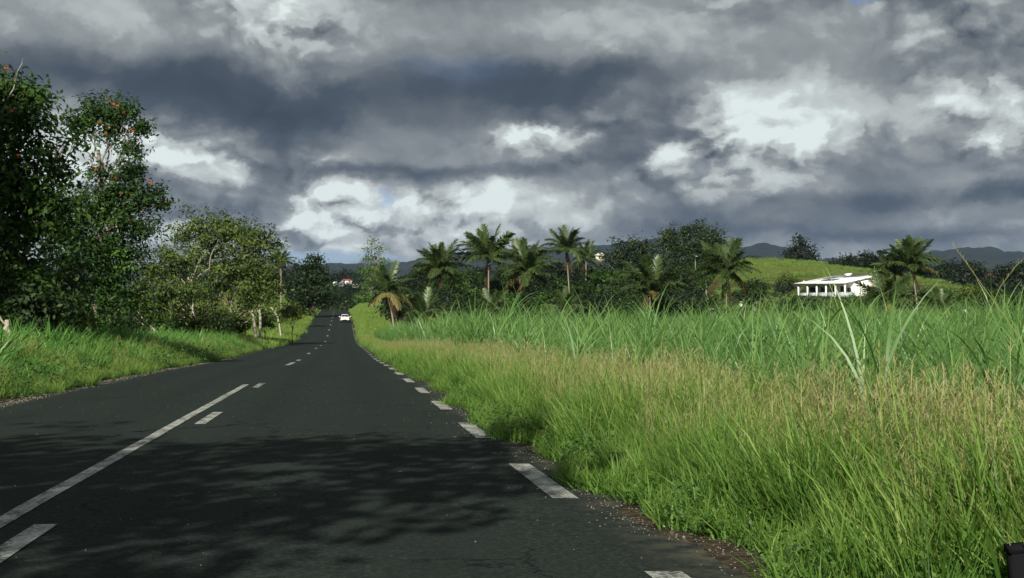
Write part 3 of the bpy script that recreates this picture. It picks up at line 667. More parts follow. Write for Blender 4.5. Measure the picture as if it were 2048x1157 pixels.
for i, (u, v, r, dep) in enumerate(MID):
    mk = ('broad', 'dark', 'broad', 'tulip')[i % 4]
    tree('bushy_tree', by_ref({'broad': 'green bushy tree', 'dark': 'dark green bushy tree', 'tulip': 'bright green bushy tree'}[mk], u, v, dep), u, dep, crowd(u, v, r * 1.15, 10), .38, 1.9, mk, 'bark_dark', .15, 'bushy trees among the palms')
FRONT = [(1600, 618, 26, 225), (1640, 622, 26, 220), (1680, 618, 26, 222), (1715, 612, 28, 225), (1745, 600, 26, 240), (1560, 628, 22, 225), (1525, 632, 20, 225), (1760, 630, 22, 210), (1830, 600, 30, 235), (1890, 600, 34, 230), (1940, 595, 34, 230), (1985, 605, 30, 225), (2030, 600, 32, 220), (1870, 625, 22, 205), (1920, 622, 20, 210)]
for i, (u, v, r, dep) in enumerate(FRONT):
    tree('shrub', by_ref(KIND[('broad', 'tulip', 'olive', 'broad')[i % 4]] + ' shrub past the cane', u, v, dep, REFS_R, 300, (606, 621)), u, dep, crowd(u, v, r, 7), .32, 1.8, ('broad', 'tulip', 'olive', 'broad')[i % 4], 'bark_dark', .08, 'shrubs between cane and house', 'shrub')
# trees beside and behind the camera, left: only their shade reaches the picture
def shade_tree(x, y, blobs, label, tr=.2):
    g = Vector((x, y, gz(x, y))); o = tag(empty('roadside_tree', g), label, 'tree')
    bl = [(np.array([c[0] - x, c[1] - y, c[2]]), np.array([c[3], c[3], c[3] * .75])) for c in blobs]
    p, no, va = crown_pts(bl, .28, 1.6); cb = MB(); leaves(cb, p, no, .30 * (.7 + .6 * rng.random(len(p))), .55, va); cb.build('crown', M['tulip'], o)
    tb = MB(); P = branchy(tb, (0, 0, -.3), (0.4, 0.3, 4.2), tr, tr * .7, .2, 7, 8)
    for c, r in bl: branchy(tb, P[5], c, tr * .4, tr * .12, .3, 5, 6)
    tb.build('trunk', M['bark'], o, True)
shade_tree(-9.0, -2.0, [(-5.75, 0.20, 6.2, 1.7), (-3.95, 1.70, 6.4, 1.3), (-2.35, 3.30, 6.0, .95), (-7.35, 2.20, 6.6, 1.6), (-5.15, -2.30, 5.8, 1.6), (-3.35, -0.90, 5.4, 1.1), (-8.25, -1.80, 6.8, 1.8), (-1.75, 0.90, 5.6, .8), (-6.75, -4.80, 5.5, 1.6), (-1.35, 4.70, 6.1, .6), (-4.25, -4.80, 5.0, 1.3)],
           'spreading roadside tree whose shade falls across the near road')
shade_tree(-16.5, 38.0, [(-16.2, 38, 8, 2.4), (-16.5, 38.5, 10.5, 2.5), (-15.2, 39, 12, 2.2), (-17.6, 37, 12.5, 2.4), (-16.2, 38, 15, 2.3), (-18, 39.5, 9, 2.2), (-14.9, 39.5, 14, 1.8), (-15.2, 37, 9.5, 2.0)], 'tall roadside tree shading the dark leafy tree on the bank', .28)

# ------------------------------------------------------------------ scattered ground cover (uncountable): instanced clumps
def scatter_group():
    ng = bpy.data.node_groups.new('scatter', 'GeometryNodeTree')
    ng.interface.new_socket('Geometry', in_out='INPUT', socket_type='NodeSocketGeometry')
    ng.interface.new_socket('Clumps', in_out='INPUT', socket_type='NodeSocketCollection')
    ng.interface.new_socket('Geometry', in_out='OUTPUT', socket_type='NodeSocketGeometry')
    n = ng.nodes; l = ng.links
    gi = n.new('NodeGroupInput'); go = n.new('NodeGroupOutput')
    ci = n.new('GeometryNodeCollectionInfo'); ci.inputs['Separate Children'].default_value = True; ci.inputs['Reset Children'].default_value = True
    ip = n.new('GeometryNodeInstanceOnPoints'); ip.inputs['Pick Instance'].default_value = True
    def at(name, t):
        a = n.new('GeometryNodeInputNamedAttribute'); a.data_type = t; a.inputs['Name'].default_value = name; return a.outputs[0]
    l.new(gi.outputs[0], ip.inputs['Points']); l.new(gi.outputs[1], ci.inputs[0]); l.new(ci.outputs[0], ip.inputs['Instance'])
    l.new(at('idx', 'INT'), ip.inputs['Instance Index'])
    l.new(at('rot', 'FLOAT_VECTOR'), ip.inputs['Rotation']); l.new(at('scl', 'FLOAT_VECTOR'), ip.inputs['Scale'])
    l.new(ip.outputs[0], go.inputs[0]); return ng
SG = scatter_group()
def clumps(name, meshes):
    c = bpy.data.collections.new(name)
    for i, m in enumerate(meshes): c.objects.link(bpy.data.objects.new('%s_%02d' % (name, i), m))
    return c
def scatter(name, pts, coll, scale, rotz=None, tilt=0.06, sz=1.0, kind='stuff'):
    pts = np.asarray(pts, float); n = len(pts)
    me = bpy.data.meshes.new(name); me.vertices.add(n); me.vertices.foreach_set('co', pts.astype(np.float32).ravel())
    k = len(coll.objects)
    a = me.attributes.new('idx', 'INT', 'POINT'); a.data.foreach_set('value', rng.integers(0, k, n).astype(np.int32))
    r = np.stack([rng.normal(0, tilt, n), rng.normal(0, tilt, n), rng.uniform(0, 2 * np.pi, n) if rotz is None else rotz], 1)
    a = me.attributes.new('rot', 'FLOAT_VECTOR', 'POINT'); a.data.foreach_set('vector', r.astype(np.float32).ravel())
    sc = np.broadcast_to(np.asarray(scale, float), (n,)); s3 = np.stack([sc, sc, sc * sz], 1)
    a = me.attributes.new('scl', 'FLOAT_VECTOR', 'POINT'); a.data.foreach_set('vector', s3.astype(np.float32).ravel())
    o = link(bpy.data.objects.new(name, me)); md = o.modifiers.new('scatter', 'NODES'); md.node_group = SG
    md[[i.identifier for i in SG.interface.items_tree if i.name == 'Clumps'][0]] = coll
    return tag(o, kind=kind)

WIND = math.radians(-75)        # stems lean to the left of the road
def tuft(n, h, w, spread, lean0, lean1, mat, v0=.2, v1=.6, culms=0, ch=1.0, wind=.25, seg=4, rad=.12):
    """one clump of grass: blades plus optional seed-bearing stems"""
    b = MB(); a = rng.uniform(0, 2 * np.pi, n); r = rad * np.sqrt(rng.random(n))
    base = np.stack([np.cos(a) * r, np.sin(a) * r, np.full(n, -.03)], 1)
    L = h * rng.uniform(.55, 1.1, n)
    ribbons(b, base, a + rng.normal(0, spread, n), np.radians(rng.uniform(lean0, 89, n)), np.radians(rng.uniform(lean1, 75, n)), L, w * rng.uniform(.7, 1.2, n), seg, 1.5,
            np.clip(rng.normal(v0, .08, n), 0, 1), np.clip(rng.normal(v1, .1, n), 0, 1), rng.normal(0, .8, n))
    if culms:
        m = culms; a = rng.uniform(0, 2 * np.pi, m); r = rad * np.sqrt(rng.random(m))
        base = np.stack([np.cos(a) * r, np.sin(a) * r, np.full(m, -.03)], 1)
        az = np.where(rng.random(m) < .75, WIND + rng.normal(0, .5, m), a); e0 = np.radians(rng.uniform(78, 88, m)); e1 = np.radians(rng.uniform(66, 84, m)); L = ch * rng.uniform(.75, 1.1, m)
        tip = ribbons(b, base, az, e0, e1, L, .005, 4, 1.3, .52, .76, 0, [1, 1, 1, .9, .6])
        d = tip - base
        for k in range(12):                    # open seed heads
            t = rng.uniform(.70, 1.0, m)[:, None]; p = base + d * t; p[:, 2] += .02
            ribbons(b, p, rng.uniform(0, 2 * np.pi, m), np.radians(rng.uniform(10, 70, m)), np.radians(rng.uniform(-10, 50, m)), (.17 - .11 * (t[:, 0] - .7) / .3) * rng.uniform(.6, 1.2, m), .0048, 2, 1.0, .84, .96, 0, [.6, 1, .7])
    return b.mesh('tuft', mat)
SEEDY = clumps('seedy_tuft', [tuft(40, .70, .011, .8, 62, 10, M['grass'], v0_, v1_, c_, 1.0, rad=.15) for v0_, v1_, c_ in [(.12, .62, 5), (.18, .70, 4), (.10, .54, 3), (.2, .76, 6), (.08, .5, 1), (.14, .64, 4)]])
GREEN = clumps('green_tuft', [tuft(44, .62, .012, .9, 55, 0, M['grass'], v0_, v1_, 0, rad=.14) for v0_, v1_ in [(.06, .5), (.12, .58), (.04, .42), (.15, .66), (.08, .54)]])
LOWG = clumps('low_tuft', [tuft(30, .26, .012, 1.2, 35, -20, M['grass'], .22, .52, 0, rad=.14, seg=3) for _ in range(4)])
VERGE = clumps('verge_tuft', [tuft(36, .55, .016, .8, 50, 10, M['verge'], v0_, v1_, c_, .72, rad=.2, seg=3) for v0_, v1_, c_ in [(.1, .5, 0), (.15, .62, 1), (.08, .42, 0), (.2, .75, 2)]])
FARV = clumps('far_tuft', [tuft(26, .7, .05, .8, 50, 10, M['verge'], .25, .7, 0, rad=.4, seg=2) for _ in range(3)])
def cane_clump(h, n, mat, w=.045, stalk=True):
    b = MB(); k = 3 if stalk else 5
    for s in range(k):
        a0 = rng.uniform(0, 6.28); bx, by = .12 * math.cos(a0), .12 * math.sin(a0); hs = h * rng.uniform(.35, .55)
        lx, ly = rng.normal(0, .12, 2)
        if stalk: b.tube([(bx, by, -.05), (bx + lx * .5, by + ly * .5, hs * .5), (bx + lx, by + ly, hs)], [.016, .015, .011], 5, .75, False)
        m = max(4, n // k); az = np.arange(m) * 2.6 + rng.uniform(0, 6) + rng.normal(0, .3, m)
        zt = hs * rng.uniform(.25, 1.0, m) if stalk else np.zeros(m)
        base = np.stack([bx + lx * zt / hs, by + ly * zt / hs, zt], 1)
        L = h * rng.uniform(.45, .78, m)
        ribbons(b, base, az, np.radians(rng.uniform(66, 87, m)), np.radians(rng.uniform(-55, 62, m)), L, w * rng.uniform(.7, 1.2, m), 7, 1.7,
                np.clip(rng.normal(.36, .1, m), 0, 1), np.clip(rng.normal(.66, .15, m), 0, 1), rng.normal(0, .9, m))
        q = 3; ribbons(b, np.stack([np.full(q, bx), np.full(q, by), hs * rng.uniform(.1, .5, q) if stalk else np.full(q, .1)], 1), rng.uniform(0, 6.28, q), np.radians(rng.uniform(20, 60, q)), np.radians(rng.uniform(-80, -30, q)), h * rng.uniform(.25, .4, q), w * .7, 4, 1.2, 1.05, 1.1, rng.normal(0, .9, q))
    return b.mesh('cane', mat)
CANE = clumps('cane_clump', [cane_clump(2.35, 30, M['cane'], .036) for _ in range(6)])
REED = clumps('reed_clump', [cane_clump(1.35, 30, M['reed'], .038, False) for _ in range(5)])

def strip_pts(n, y0, y1, xf0, xf1, power=1.0):
    y = y0 + (y1 - y0) * rng.random(n) ** power; x = xf0 + (xf1 - xf0) * rng.random(n)
    return x, y
def put(x, y): return np.stack([x, y, terrain(x, y)], 1)
POST = on_ground(2052, 6.3)
def clear_post(P):
    d = np.hypot(P[:, 0] - POST.x, P[:, 1] - POST.y); a = (P[:, 1] < POST.y + .1) & (P[:, 0] > 1.9) & (P[:, 0] < 4.5)
    return P[(d > .25) & ~a]
edge = lambda y: 2.00 + .14 * np.sin(y * .9) + .10 * np.sin(y * 2.3 + 1) + .12 * np.sin(y * .23)
# right verge: low greens at the margin, green blades, then seeding grass towards the cane
x, y = strip_pts(5600, 5.5, 70, 0, 1, 1.6); x = edge(y) + .02 + x ** 1.2 * .8
P = clear_post(put(x, y)); scatter('low_grass', P, LOWG, rng.uniform(.5, 1.25, len(P)))
def weed_clump(n, r, h, sz):
    b = MB(); a = rng.uniform(0, 6.28, n); q = r * np.sqrt(rng.random(n)); p = np.stack([np.cos(a) * q, np.sin(a) * q, h * (.15 + .85 * rng.random(n)) * (1 - .5 * (q / r) ** 2)], 1)
    leaves(b, p, np.stack([np.cos(a) * .5, np.sin(a) * .5, np.full(n, 1.0)], 1) + rng.normal(0, .35, (n, 3)), sz * rng.uniform(.6, 1.3, n), .62, np.clip(.42 + .2 * rng.normal(size=n), 0, 1), .08)
    st = 10; ribbons(b, np.zeros((st, 3)), rng.uniform(0, 6.28, st), np.radians(rng.uniform(35, 85, st)), np.radians(rng.uniform(20, 70, st)), h * rng.uniform(.7, 1.1, st), .006, 3, 1, .3, .5)
    return b.mesh('weed_clump', M['weed'])
WEEDC = clumps('weed_clump', [weed_clump(90, .16, .18, .030), weed_clump(120, .22, .30, .036), weed_clump(80, .2, .12, .026), weed_clump(100, .18, .36, .042)])
x, y = strip_pts(900, 5.6, 55, 0, 1, 1.5); x = edge(y) + .0 + x ** 1.8 * 1.5
P = clear_post(put(x, y)); P = P[rng.random(len(P)) < .5 + .9 * vnoise(P[:, 0], P[:, 1], 1.5, 7)]; scatter('weeds', P, WEEDC, rng.uniform(.6, 1.2, len(P)))
x, y = strip_pts(500, 20, 110, 0, 1, 1.2); x = -5.8 - x ** 1.4 * 4
P = put(x, y); scatter('weeds', P, WEEDC, rng.uniform(1.0, 2.6, len(P)))
x, y = strip_pts(8200, 5.2, 75, 0, 1, 1.5); x = edge(y) + .22 + x * 1.8
P = clear_post(put(x, y)); P = P[rng.random(len(P)) < .55 + .6 * vnoise(P[:, 0], P[:, 1], 1.3, 5)]
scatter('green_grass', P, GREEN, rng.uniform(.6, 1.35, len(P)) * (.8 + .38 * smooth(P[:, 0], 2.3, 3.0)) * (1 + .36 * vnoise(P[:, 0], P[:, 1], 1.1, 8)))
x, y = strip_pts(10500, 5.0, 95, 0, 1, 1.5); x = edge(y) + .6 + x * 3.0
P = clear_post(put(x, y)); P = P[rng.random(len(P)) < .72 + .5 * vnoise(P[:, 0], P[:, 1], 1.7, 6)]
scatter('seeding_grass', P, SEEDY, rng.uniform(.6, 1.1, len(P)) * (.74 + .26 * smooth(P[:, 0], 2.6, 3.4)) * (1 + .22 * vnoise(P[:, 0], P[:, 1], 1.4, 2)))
# far right verge
x, y = strip_pts(5200, 60, 200, 0, 1); x = edge(y) + x * 4.2
P = put(x, y); scatter('verge_grass', P, VERGE, rng.uniform(.7, 1.3, len(P)))
x, y = strip_pts(4200, 190, 430, 0, 1); x = edge(y) + .1 + x * 7
P = put(x, y); scatter('bank_grass', P, FARV, rng.uniform(.6, 1.1, len(P)))
# left verge
ledge = lambda y: -5.75 - .22 * np.sin(y * .5) - .15 * np.sin(y * 1.3 + 1) - .12 * np.sin(y * 3.1)
x, y = strip_pts(6500, 18, 130, 0, 1, 1.2); x = ledge(y) - .05 - x * 2.2
P = put(x, y); scatter('verge_grass', P, VERGE, rng.uniform(.5, 1.15, len(P)) * (.65 + .6 * smooth(-P[:, 0], 6.0, 7.2)) * (1 + .4 * vnoise(P[:, 0], P[:, 1], 1.6, 3)))
x, y = strip_pts(6800, 16, 125, 0, 1, 1.2); x = ledge(y) - .5 - x * 7.5
P = put(x, y); P = P[rng.random(len(P)) < .25 + .75 * (vnoise(P[:, 0], P[:, 1], 3.5, 4) > -.25)]
scatter('elephant_grass', P, REED, rng.uniform(.5, 1.25, len(P)) * (.58 + .46 * smooth(-P[:, 0], 6.2, 7.8)) * (1 + .5 * vnoise(P[:, 0], P[:, 1], 2.0, 9)))
x, y = strip_pts(7000, 115, 430, 0, 1); x = ledge(y) - x * 9
P = put(x, y); scatter('bank_grass', P, FARV, rng.uniform(.6, 1.15, len(P)))
# sugar cane field
cx, cy = [], []
for row in np.arange(3.9, 60, .8):
    n = int(170 / (.42 if row < 12 else .8)); yy = 9 + np.sort(rng.random(n)) * 165; cx.append(row + rng.normal(0, .13, n)); cy.append(yy)
cx, cy = np.concatenate(cx), np.concatenate(cy)
D_ = cy * CY + cx * SY; L_ = cx * CY - cy * SY
ok = (np.abs(L_ / D_) < .36) & (cx > 4.4 + .7 * np.sin(cy * .35) + .5 * np.sin(cy * .83 + 1)) & (D_ < 175) & ((cx < 30) | (D_ < 160)) & (rng.random(len(cx)) > .14 - .22 * vnoise(cx, cy, 1.6, 11))
P = put(cx[ok], cy[ok]); print('cane', len(P))
scatter('sugar_cane', P, CANE, rng.uniform(.68, 1.28, len(P)) * (.92 + .26 * vnoise(P[:, 0], P[:, 1], 2.2, 3)) * (.66 + .28 * smooth(P[:, 1] + 1.2 * P[:, 0], 26, 66) - .10 * smooth(P[:, 1] + .5 * P[:, 0], 90, 170)))
# rough pasture on the hill and beside the house
n = 9000; hx = rng.uniform(20, 150, n); hy = rng.uniform(230, 480, n)
D_ = hy * CY + hx * SY; L_ = hx * CY - hy * SY
ok = (L_ > 22) & (L_ < 125) & (D_ > 240) & (D_ < 480); P = put(hx[ok], hy[ok])
scatter('pasture', P, FARV, rng.uniform(.5, 1.0, len(P)) * (1 + .7 * vnoise(P[:, 0], P[:, 1], 7, 5)))
# pebbles along the crumbling edge
def pebble():
    b = MB(); d = rng.normal(size=(8, 3)); d /= np.linalg.norm(d, axis=1)[:, None]
    v = np.array([(1, 0, 0), (-1, 0, 0), (0, 1, 0), (0, -1, 0), (0, 0, .7), (0, 0, -.7)]) * rng.uniform(.7, 1.2, (6, 1))
    return b.add(v, [(0, 2, 4), (2, 1, 4), (1, 3, 4), (3, 0, 4), (2, 0, 5), (1, 2, 5), (3, 1, 5), (0, 3, 5)]).mesh('pebble', M['stone'])
PEB = clumps('pebble', [pebble() for _ in range(4)])
n = 2600; y = 6 + 40 * rng.random(n) ** 1.7; x = edge(y) - .12 + rng.normal(0, .16, n)
P = np.stack([x, y, np.maximum(terrain(x, y), np.where(x < 1.95, road_z(x, y), -99)) + .002], 1)
scatter('gravel', P, PEB, rng.uniform(.002, .008, n) * np.where(rng.random(n) < .03, 2.0, 1))
n = 2200; y = 20 + 60 * rng.random(n) ** 1.4; x = -5.62 + rng.normal(0, .15, n)
P = np.stack([x, y, np.maximum(terrain(x, y), np.where(x > -5.5, road_z(x, y), -99)) + .002], 1)
scatter('gravel', P, PEB, rng.uniform(.005, .018, n))
n = 420; y = 7 + 33 * rng.random(n) ** 1.3; x = rng.uniform(-5.3, 1.8, n)
scatter('grit', np.stack([x, y, road_z(x, y) + .002], 1), PEB, rng.uniform(.002, .008, n))

# ------------------------------------------------------------------ palms: each frond is a part
def frond_mesh(e0, e1, droop, name, mat, n=36, w=.029):
    b = MB(); L = 1.0; P = np.zeros(3); pts = [P.copy()]; st = 12
    for k in range(st):
        e = math.radians(e0 + (e1 - e0) * ((k + .5) / st) ** 1.3)
        P = P + np.array([0, math.cos(e), math.sin(e)]) * L / st; pts.append(P.copy())
    pts = np.array(pts); b.tube(pts, np.linspace(.013, .003, st + 1), 4, .75)
    t = np.linspace(.14, .99, n); ii = t * st; k = np.clip(ii.astype(int), 0, st - 1); base = pts[k] + (pts[np.minimum(k + 1, st)] - pts[k]) * (ii - k)[:, None]
    ln = .25 * np.sin(np.pi * (.12 + .80 * t)) ** .7 * rng.uniform(.8, 1.15, n)
    for sgn in (-1, 1):
        az = sgn * np.radians(62 - 26 * t) + rng.normal(0, .10, n)
        ribbons(b, base, az, np.radians(droop - 2 + rng.normal(0, 10, n)), np.radians(droop - 62 + rng.normal(0, 14, n)), ln, w * rng.uniform(.8, 1.15, n), 2, 1.0, .32 + .2 * rng.random(n), .5 + .3 * rng.random(n), 0.0, [.8, 1, .25])
    return b.mesh(name, mat)
FR_G = [frond_mesh(30, -50, 5, 'frond', M['frond']) for _ in range(3)] + [frond_mesh(20, -25, 10, 'frond', M['frond'])]
FR_U = [frond_mesh(0, -22, 14, 'frond', M['frond']) for _ in range(2)]
FR_Y = [frond_mesh(25, -60, -10, 'frond', M['frond_yellow']) for _ in range(2)]
FR_D = [frond_mesh(0, -40, -40, 'frond', M['frond_dry'], 26, .022) for _ in range(2)]
COCO = None
def palm(label, u, v, depth, r, n=20,  dry=4, yellow=3, trunk_u=None, group=None, tilt=1.0, bark='palm_bark', tr=.15):
    """coconut palm: crown centre at pixel (u, v), frond length r pixels"""
    g = on_ground(u if trunk_u is None else trunk_u, depth); o = tag(empty('coconut_palm', g), label, 'palm', group)
    top = np.array(Wp(u, v, depth) - g); Lf = r * depth / SB * 1.22
    b = MB(); k = 14; t = np.linspace(0, 1, k)
    P = np.stack([top[0] * t ** 1.7, top[1] * t, -.3 + (top[2] + .3) * t], 1)
    if top[2] > .8:
        P2 = np.repeat(P, 2, axis=0)[:-1]; P2[1::2] = (P[:-1] + P[1:]) / 2
        rr = np.interp(np.linspace(0, 1, len(P2)), [0, .08, .3, 1], [tr * 1.5, tr * 1.05, tr * .85, tr * .62]); rr[1::2] *= .9
        b.tube(P2, rr, 8)
    else: b.tube([(0, 0, -.2), tuple(top * .5), tuple(top)], [tr * 1.4, tr * 1.2, tr], 8)
    b.build('trunk', M[bark], o, True)
    ga = 2.399963; n = int(n * 1.6); yellow = int(yellow * .6); dry = (dry + 1) // 2
    for i in range(n):
        q = i / max(1, n - 1)
        elev = 84 - 112 * q ** .9 * tilt + rng.normal(0, 6)
        ms = FR_U if q < .28 else FR_G
        if i >= n - dry: ms = FR_D; elev = rng.uniform(-88, -30)
        elif i >= n - dry - yellow: ms = FR_Y; elev -= 8
        f_ = link(bpy.data.objects.new('frond', ms[int(rng.integers(len(ms)))]), o)
        f_.location = Vector(top) + Vector((0, 0, rng.uniform(-.12, .1)))
        s_ = Lf * rng.uniform(.82, 1.1) * (.85 if i >= n - dry else 1)
        f_.scale = (s_, s_, s_); f_.rotation_euler = Euler((math.radians(elev), rng.normal(0, .25), i * ga + rng.normal(0, .2)), 'XYZ')
    if top[2] > 3:
        for i in range(5):
            a = i * 1.25; c_ = link(bpy.data.objects.new('coconut', COCONUT), o); c_.location = Vector(top) + Vector((.2 * math.cos(a), .2 * math.sin(a), -.28)); c_.scale = (1, 1, 1.2)
    return o
def coconut():
    b = MB(); t = np.linspace(0, np.pi, 6); b.tube(np.stack([0 * t, 0 * t, .13 * np.cos(t)], 1), np.maximum(.13 * np.sin(t), .01), 7); return b.mesh('coconut', plain('coconut_husk', (.16, .15, .05), .7))
COCONUT = coconut()
palm('coconut palm with dry brown skirt standing left of the grove', 880, 540, 232, 52, 22, 6, 2)
palm('tall coconut palm with upright spiky crown rising above the grove', 977, 520, 236, 58, 24, 2, 2, tilt=.85)
palm('small palm crown tucked behind the spreading grove palm', 1040, 512, 262, 32, 16, 1, 2)
palm('coconut palm with spreading fronds and pale stalks in mid grove', 1056, 545, 225, 58, 22, 4, 3)
palm('tallest slender coconut palm with bare pale trunk showing', 1132, 500, 240, 44, 18, 3, 1, trunk_u=1140, tr=.13)
palm('palm crown behind the tallest palm near the cream roof', 1172, 520, 290, 34, 16, 1, 2)
palm('low yellowing palm at the roadside next to the climb', 775, 585, 190, 50, 18, 4, 9, trunk_u=790)
palm('young palm clump with arching fronds above the cane left of the grove', 850, 632, 195, 48, 14, 1, 2, group='young palms above the cane')
palm('young palm with a few pale arching fronds below the spiky palm', 985, 618, 205, 42, 12, 0, 2)
palm('young palm with green arching fronds below the tallest palm', 1130, 620, 205, 42, 12, 0, 2)
palm('squat palm with golden lower fronds at the grove edge', 1300, 585, 205, 66, 18, 1, 4, tilt=.9)
palm('single drooping palm beside the concrete pole with trunk showing', 1452, 545, 232, 60, 22, 6, 2, trunk_u=1453, tr=.12)
palm('tall palm right of the white house with yellowing lower fronds', 1822, 535, 225, 56, 22, 2, 3, trunk_u=1835, tilt=.85)
palm('palm leaning beside the tall palm right of the white house', 1790, 545, 232, 48, 18, 3, 3)
palm('broad low palm with golden fronds below the white house', 1775, 608, 190, 60, 18, 3, 5)
palm('low palm with dry orange fronds at the cane edge right of the house', 1880, 622, 195, 44, 14, 5, 5)
palm('small dark palm by the left roadside trees', 562, 525, 235, 26, 16, 3, 2)
palm('tiny palm on the skyline beside the huge spreading tree', 1333, 480, 420, 16, 12, 0, 1)

# ------------------------------------------------------------------ white house
def house():
    depth = 286
    o = empty('white_house', (0, 0, 0)); tag(o, 'white single storey house with veranda posts and pale shed roof', 'house')
    c = Wp(1690, 596.5, depth)                                     # front right corner, floor level
    vd = Vector((c.x, c.y, 0)).normalized(); a = math.atan2(vd.x, vd.y)
    o.location = c; o.rotation_euler = (0, 0, -a - math.radians(44))
    # local: -x along the front to the far end, +y to the back; floor z = 0
    LN, DP, VD, HE, HR = 12.0, 9.6, 2.5, 2.65, 4.25
    rz = lambda y: HE + (HR - HE) * (y + .5) / (DP + .5)
    w = M['white']
    def poly(name, pts, mat, parent=o, th=None):
        b = MB(); n = len(pts); b.add(pts, [tuple(range(n))]); return b.build(name, mat, parent)
    b = MB(); b.box(-LN, 0, 0, DP, -.32, 0); b.build('floor_slab', w, o)
    b = MB(); b.box(-LN + .1, -LN + 2.2, .2, DP - .2, -3.6, -.32); b.build('lower_wall', w, o)
    b = MB(); b.box(-LN + 2.2, -.2, VD + 1, DP - .2, -3.6, -.32); b.build('lower_wall', w, o)
    # walls (back wall of the veranda has openings cut as recessed doors)
    b = MB(); x = -LN + .05
    for x0, x1, z0, z1 in [(-LN + .05, -LN + .6, 0, 2.6), (-LN + 2.4, -LN + 3.4, 0, 2.6), (-LN + 4.5, -LN + 5.9, 0, 2.6), (-LN + 7.0, -LN + 8.3, 0, 2.6), (-LN + 9.6, -.05, 0, 2.6)]: b.box(x0, x1, VD, VD + .2, z0, rz(VD) - .1)
    for x0, x1 in [(-LN + .6, -LN + 2.4), (-LN + 3.4, -LN + 4.5), (-LN + 5.9, -LN + 7.0), (-LN + 8.3, -LN + 9.6)]: b.box(x0, x1, VD + .002, VD + .2, 2.12, rz(VD) - .1)
    b.build('front_wall', w, o)
    def side(x0, x1, name):
        b = MB(); ys = [VD + .201, DP]; v = []
        for x in (x0, x1): v += [(x, VD + .201, 0), (x, DP, 0), (x, DP, rz(DP) - .1), (x, VD + .201, rz(VD) - .1)]
        b.add(v, [(0, 1, 2, 3), (7, 6, 5, 4), (0, 4, 5, 1), (1, 5, 6, 2), (2, 6, 7, 3), (3, 7, 4, 0)]); return b.build(name, w, o)
    side(-.2, -.0, 'side_wall'); side(-LN, -LN + .2, 'side_wall')
    b = MB(); b.box(-LN + .2, -.2, DP - .2, DP - .002, 0, rz(DP - .2) - .1); b.build('rear_wall', w, o)
    for x0, x1 in [(-LN + .6, -LN + 2.4), (-LN + 3.4, -LN + 4.5), (-LN + 5.9, -LN + 7.0), (-LN + 8.3, -LN + 9.6)]:
        b = MB(); b.box(x0 + .03, x1 - .03, VD + .1, VD + .14, .01, 2.1); d = b.build('door', M['door_dark'], o)
        b = MB(); b.box(x0, x0 + .05, VD + .03, VD + .1, .01, 2.12); b.box(x1 - .05, x1, VD + .03, VD + .1, .01, 2.12); b.build('door_frame', w, d)
    b = MB(); b.box(-LN + 4.0 + 6.2, -LN + 11.1, VD - .03, VD, 1.1, 1.9); b.build('window', M['door_dark'], o)
    b = MB(); b.box(.0, .06, 6.1, 7.5, .1, 2.2); b.build('shutter', M['shutter'], o)
    b = MB(); b.box(-.05, .3, 4.0, 6.0, -.3, .0); b.build('step', w, o)
    for k in range(6):
        x = -.14 - k * (LN - .28) / 5; b = MB(); b.box(x - .13, x + .13, .02, .28, 0, HE - .16); b.box(x - .17, x + .17, -.02, .32, 0, .12); b.box(x - .16, x + .16, -.01, .31, HE - .28, HE - .16); b.build('post', w, o)
        if k in (0, 3):
            b = MB(); b.box(x - .13, x + .13, .02, .28, -3.6, -.32); b.build('lower_post', w, o)
    for k in range(5):
        x1 = -.14 - k * (LN - .28) / 5 - .14; x0 = x1 - (LN - .28) / 5 + .28
        b = MB(); b.box(x0, x1, .13, .16, .08, .98); p = b.build('railing_panel', M['rail_glass'], o)
        b = MB(); b.box(x0, x1, .11, .18, .98, 1.04); b.build('handrail', w, p)
    b = MB(); b.box(-.16, -.13, .3, VD, .08, 1.0); b.build('railing_panel', M['rail_glass'], o)
    b = MB(); b.box(-LN + .02, -.02, .05, .25, HE - .16, HE + .0); b.build('beam', w, o)
    # shed roof with raised seams
    ov = .45; X0, X1, Y0, Y1 = -LN - ov, ov, -ov - .1, DP + ov
    v = [(X0, Y0, rz(Y0)), (X1, Y0, rz(Y0)), (X1, Y1, rz(Y1)), (X0, Y1, rz(Y1))]
    b = MB(); vv = np.array(v); b.add(np.vstack([vv, vv + (0, 0, .16)]), [(0, 3, 2, 1), (4, 5, 6, 7), (0, 1, 5, 4), (1, 2, 6, 5), (2, 3, 7, 6), (3, 0, 4, 7)])
    roof = b.build('roof', M['white_metal'], o)
    def onroof(name, x0, x1, y0, y1, h, mat):
        q = np.array([(x0, y0, rz(y0) + .163), (x1, y0, rz(y0) + .163), (x1, y1, rz(y1) + .163), (x0, y1, rz(y1) + .163)])
        m = MB(); m.add(np.vstack([q, q + (0, 0, h)]), [(0, 3, 2, 1), (4, 5, 6, 7), (0, 1, 5, 4), (1, 2, 6, 5), (2, 3, 7, 6), (3, 0, 4, 7)]); return m.build(name, mat, roof)
    for k in range(16):
        x = X0 + .4 + k * .8; onroof('seam', x - .03, x + .03, Y0 + .02, Y1 - .02, .035, M['white_metal'])
    onroof('solar_panel', -7.6, -4.8, 1.6, 3.6, .12, M['grey_panel']); onroof('solar_panel', -6.6, -2.6, 6.4, 9.2, .12, M['grey_panel']); onroof('solar_panel', -9.8, -8.4, 4.4, 6.6, .10, M['grey_panel'])
    onroof('water_tank', -8.6, -7.4, 8.6, 9.6, .4, M['white_metal'])
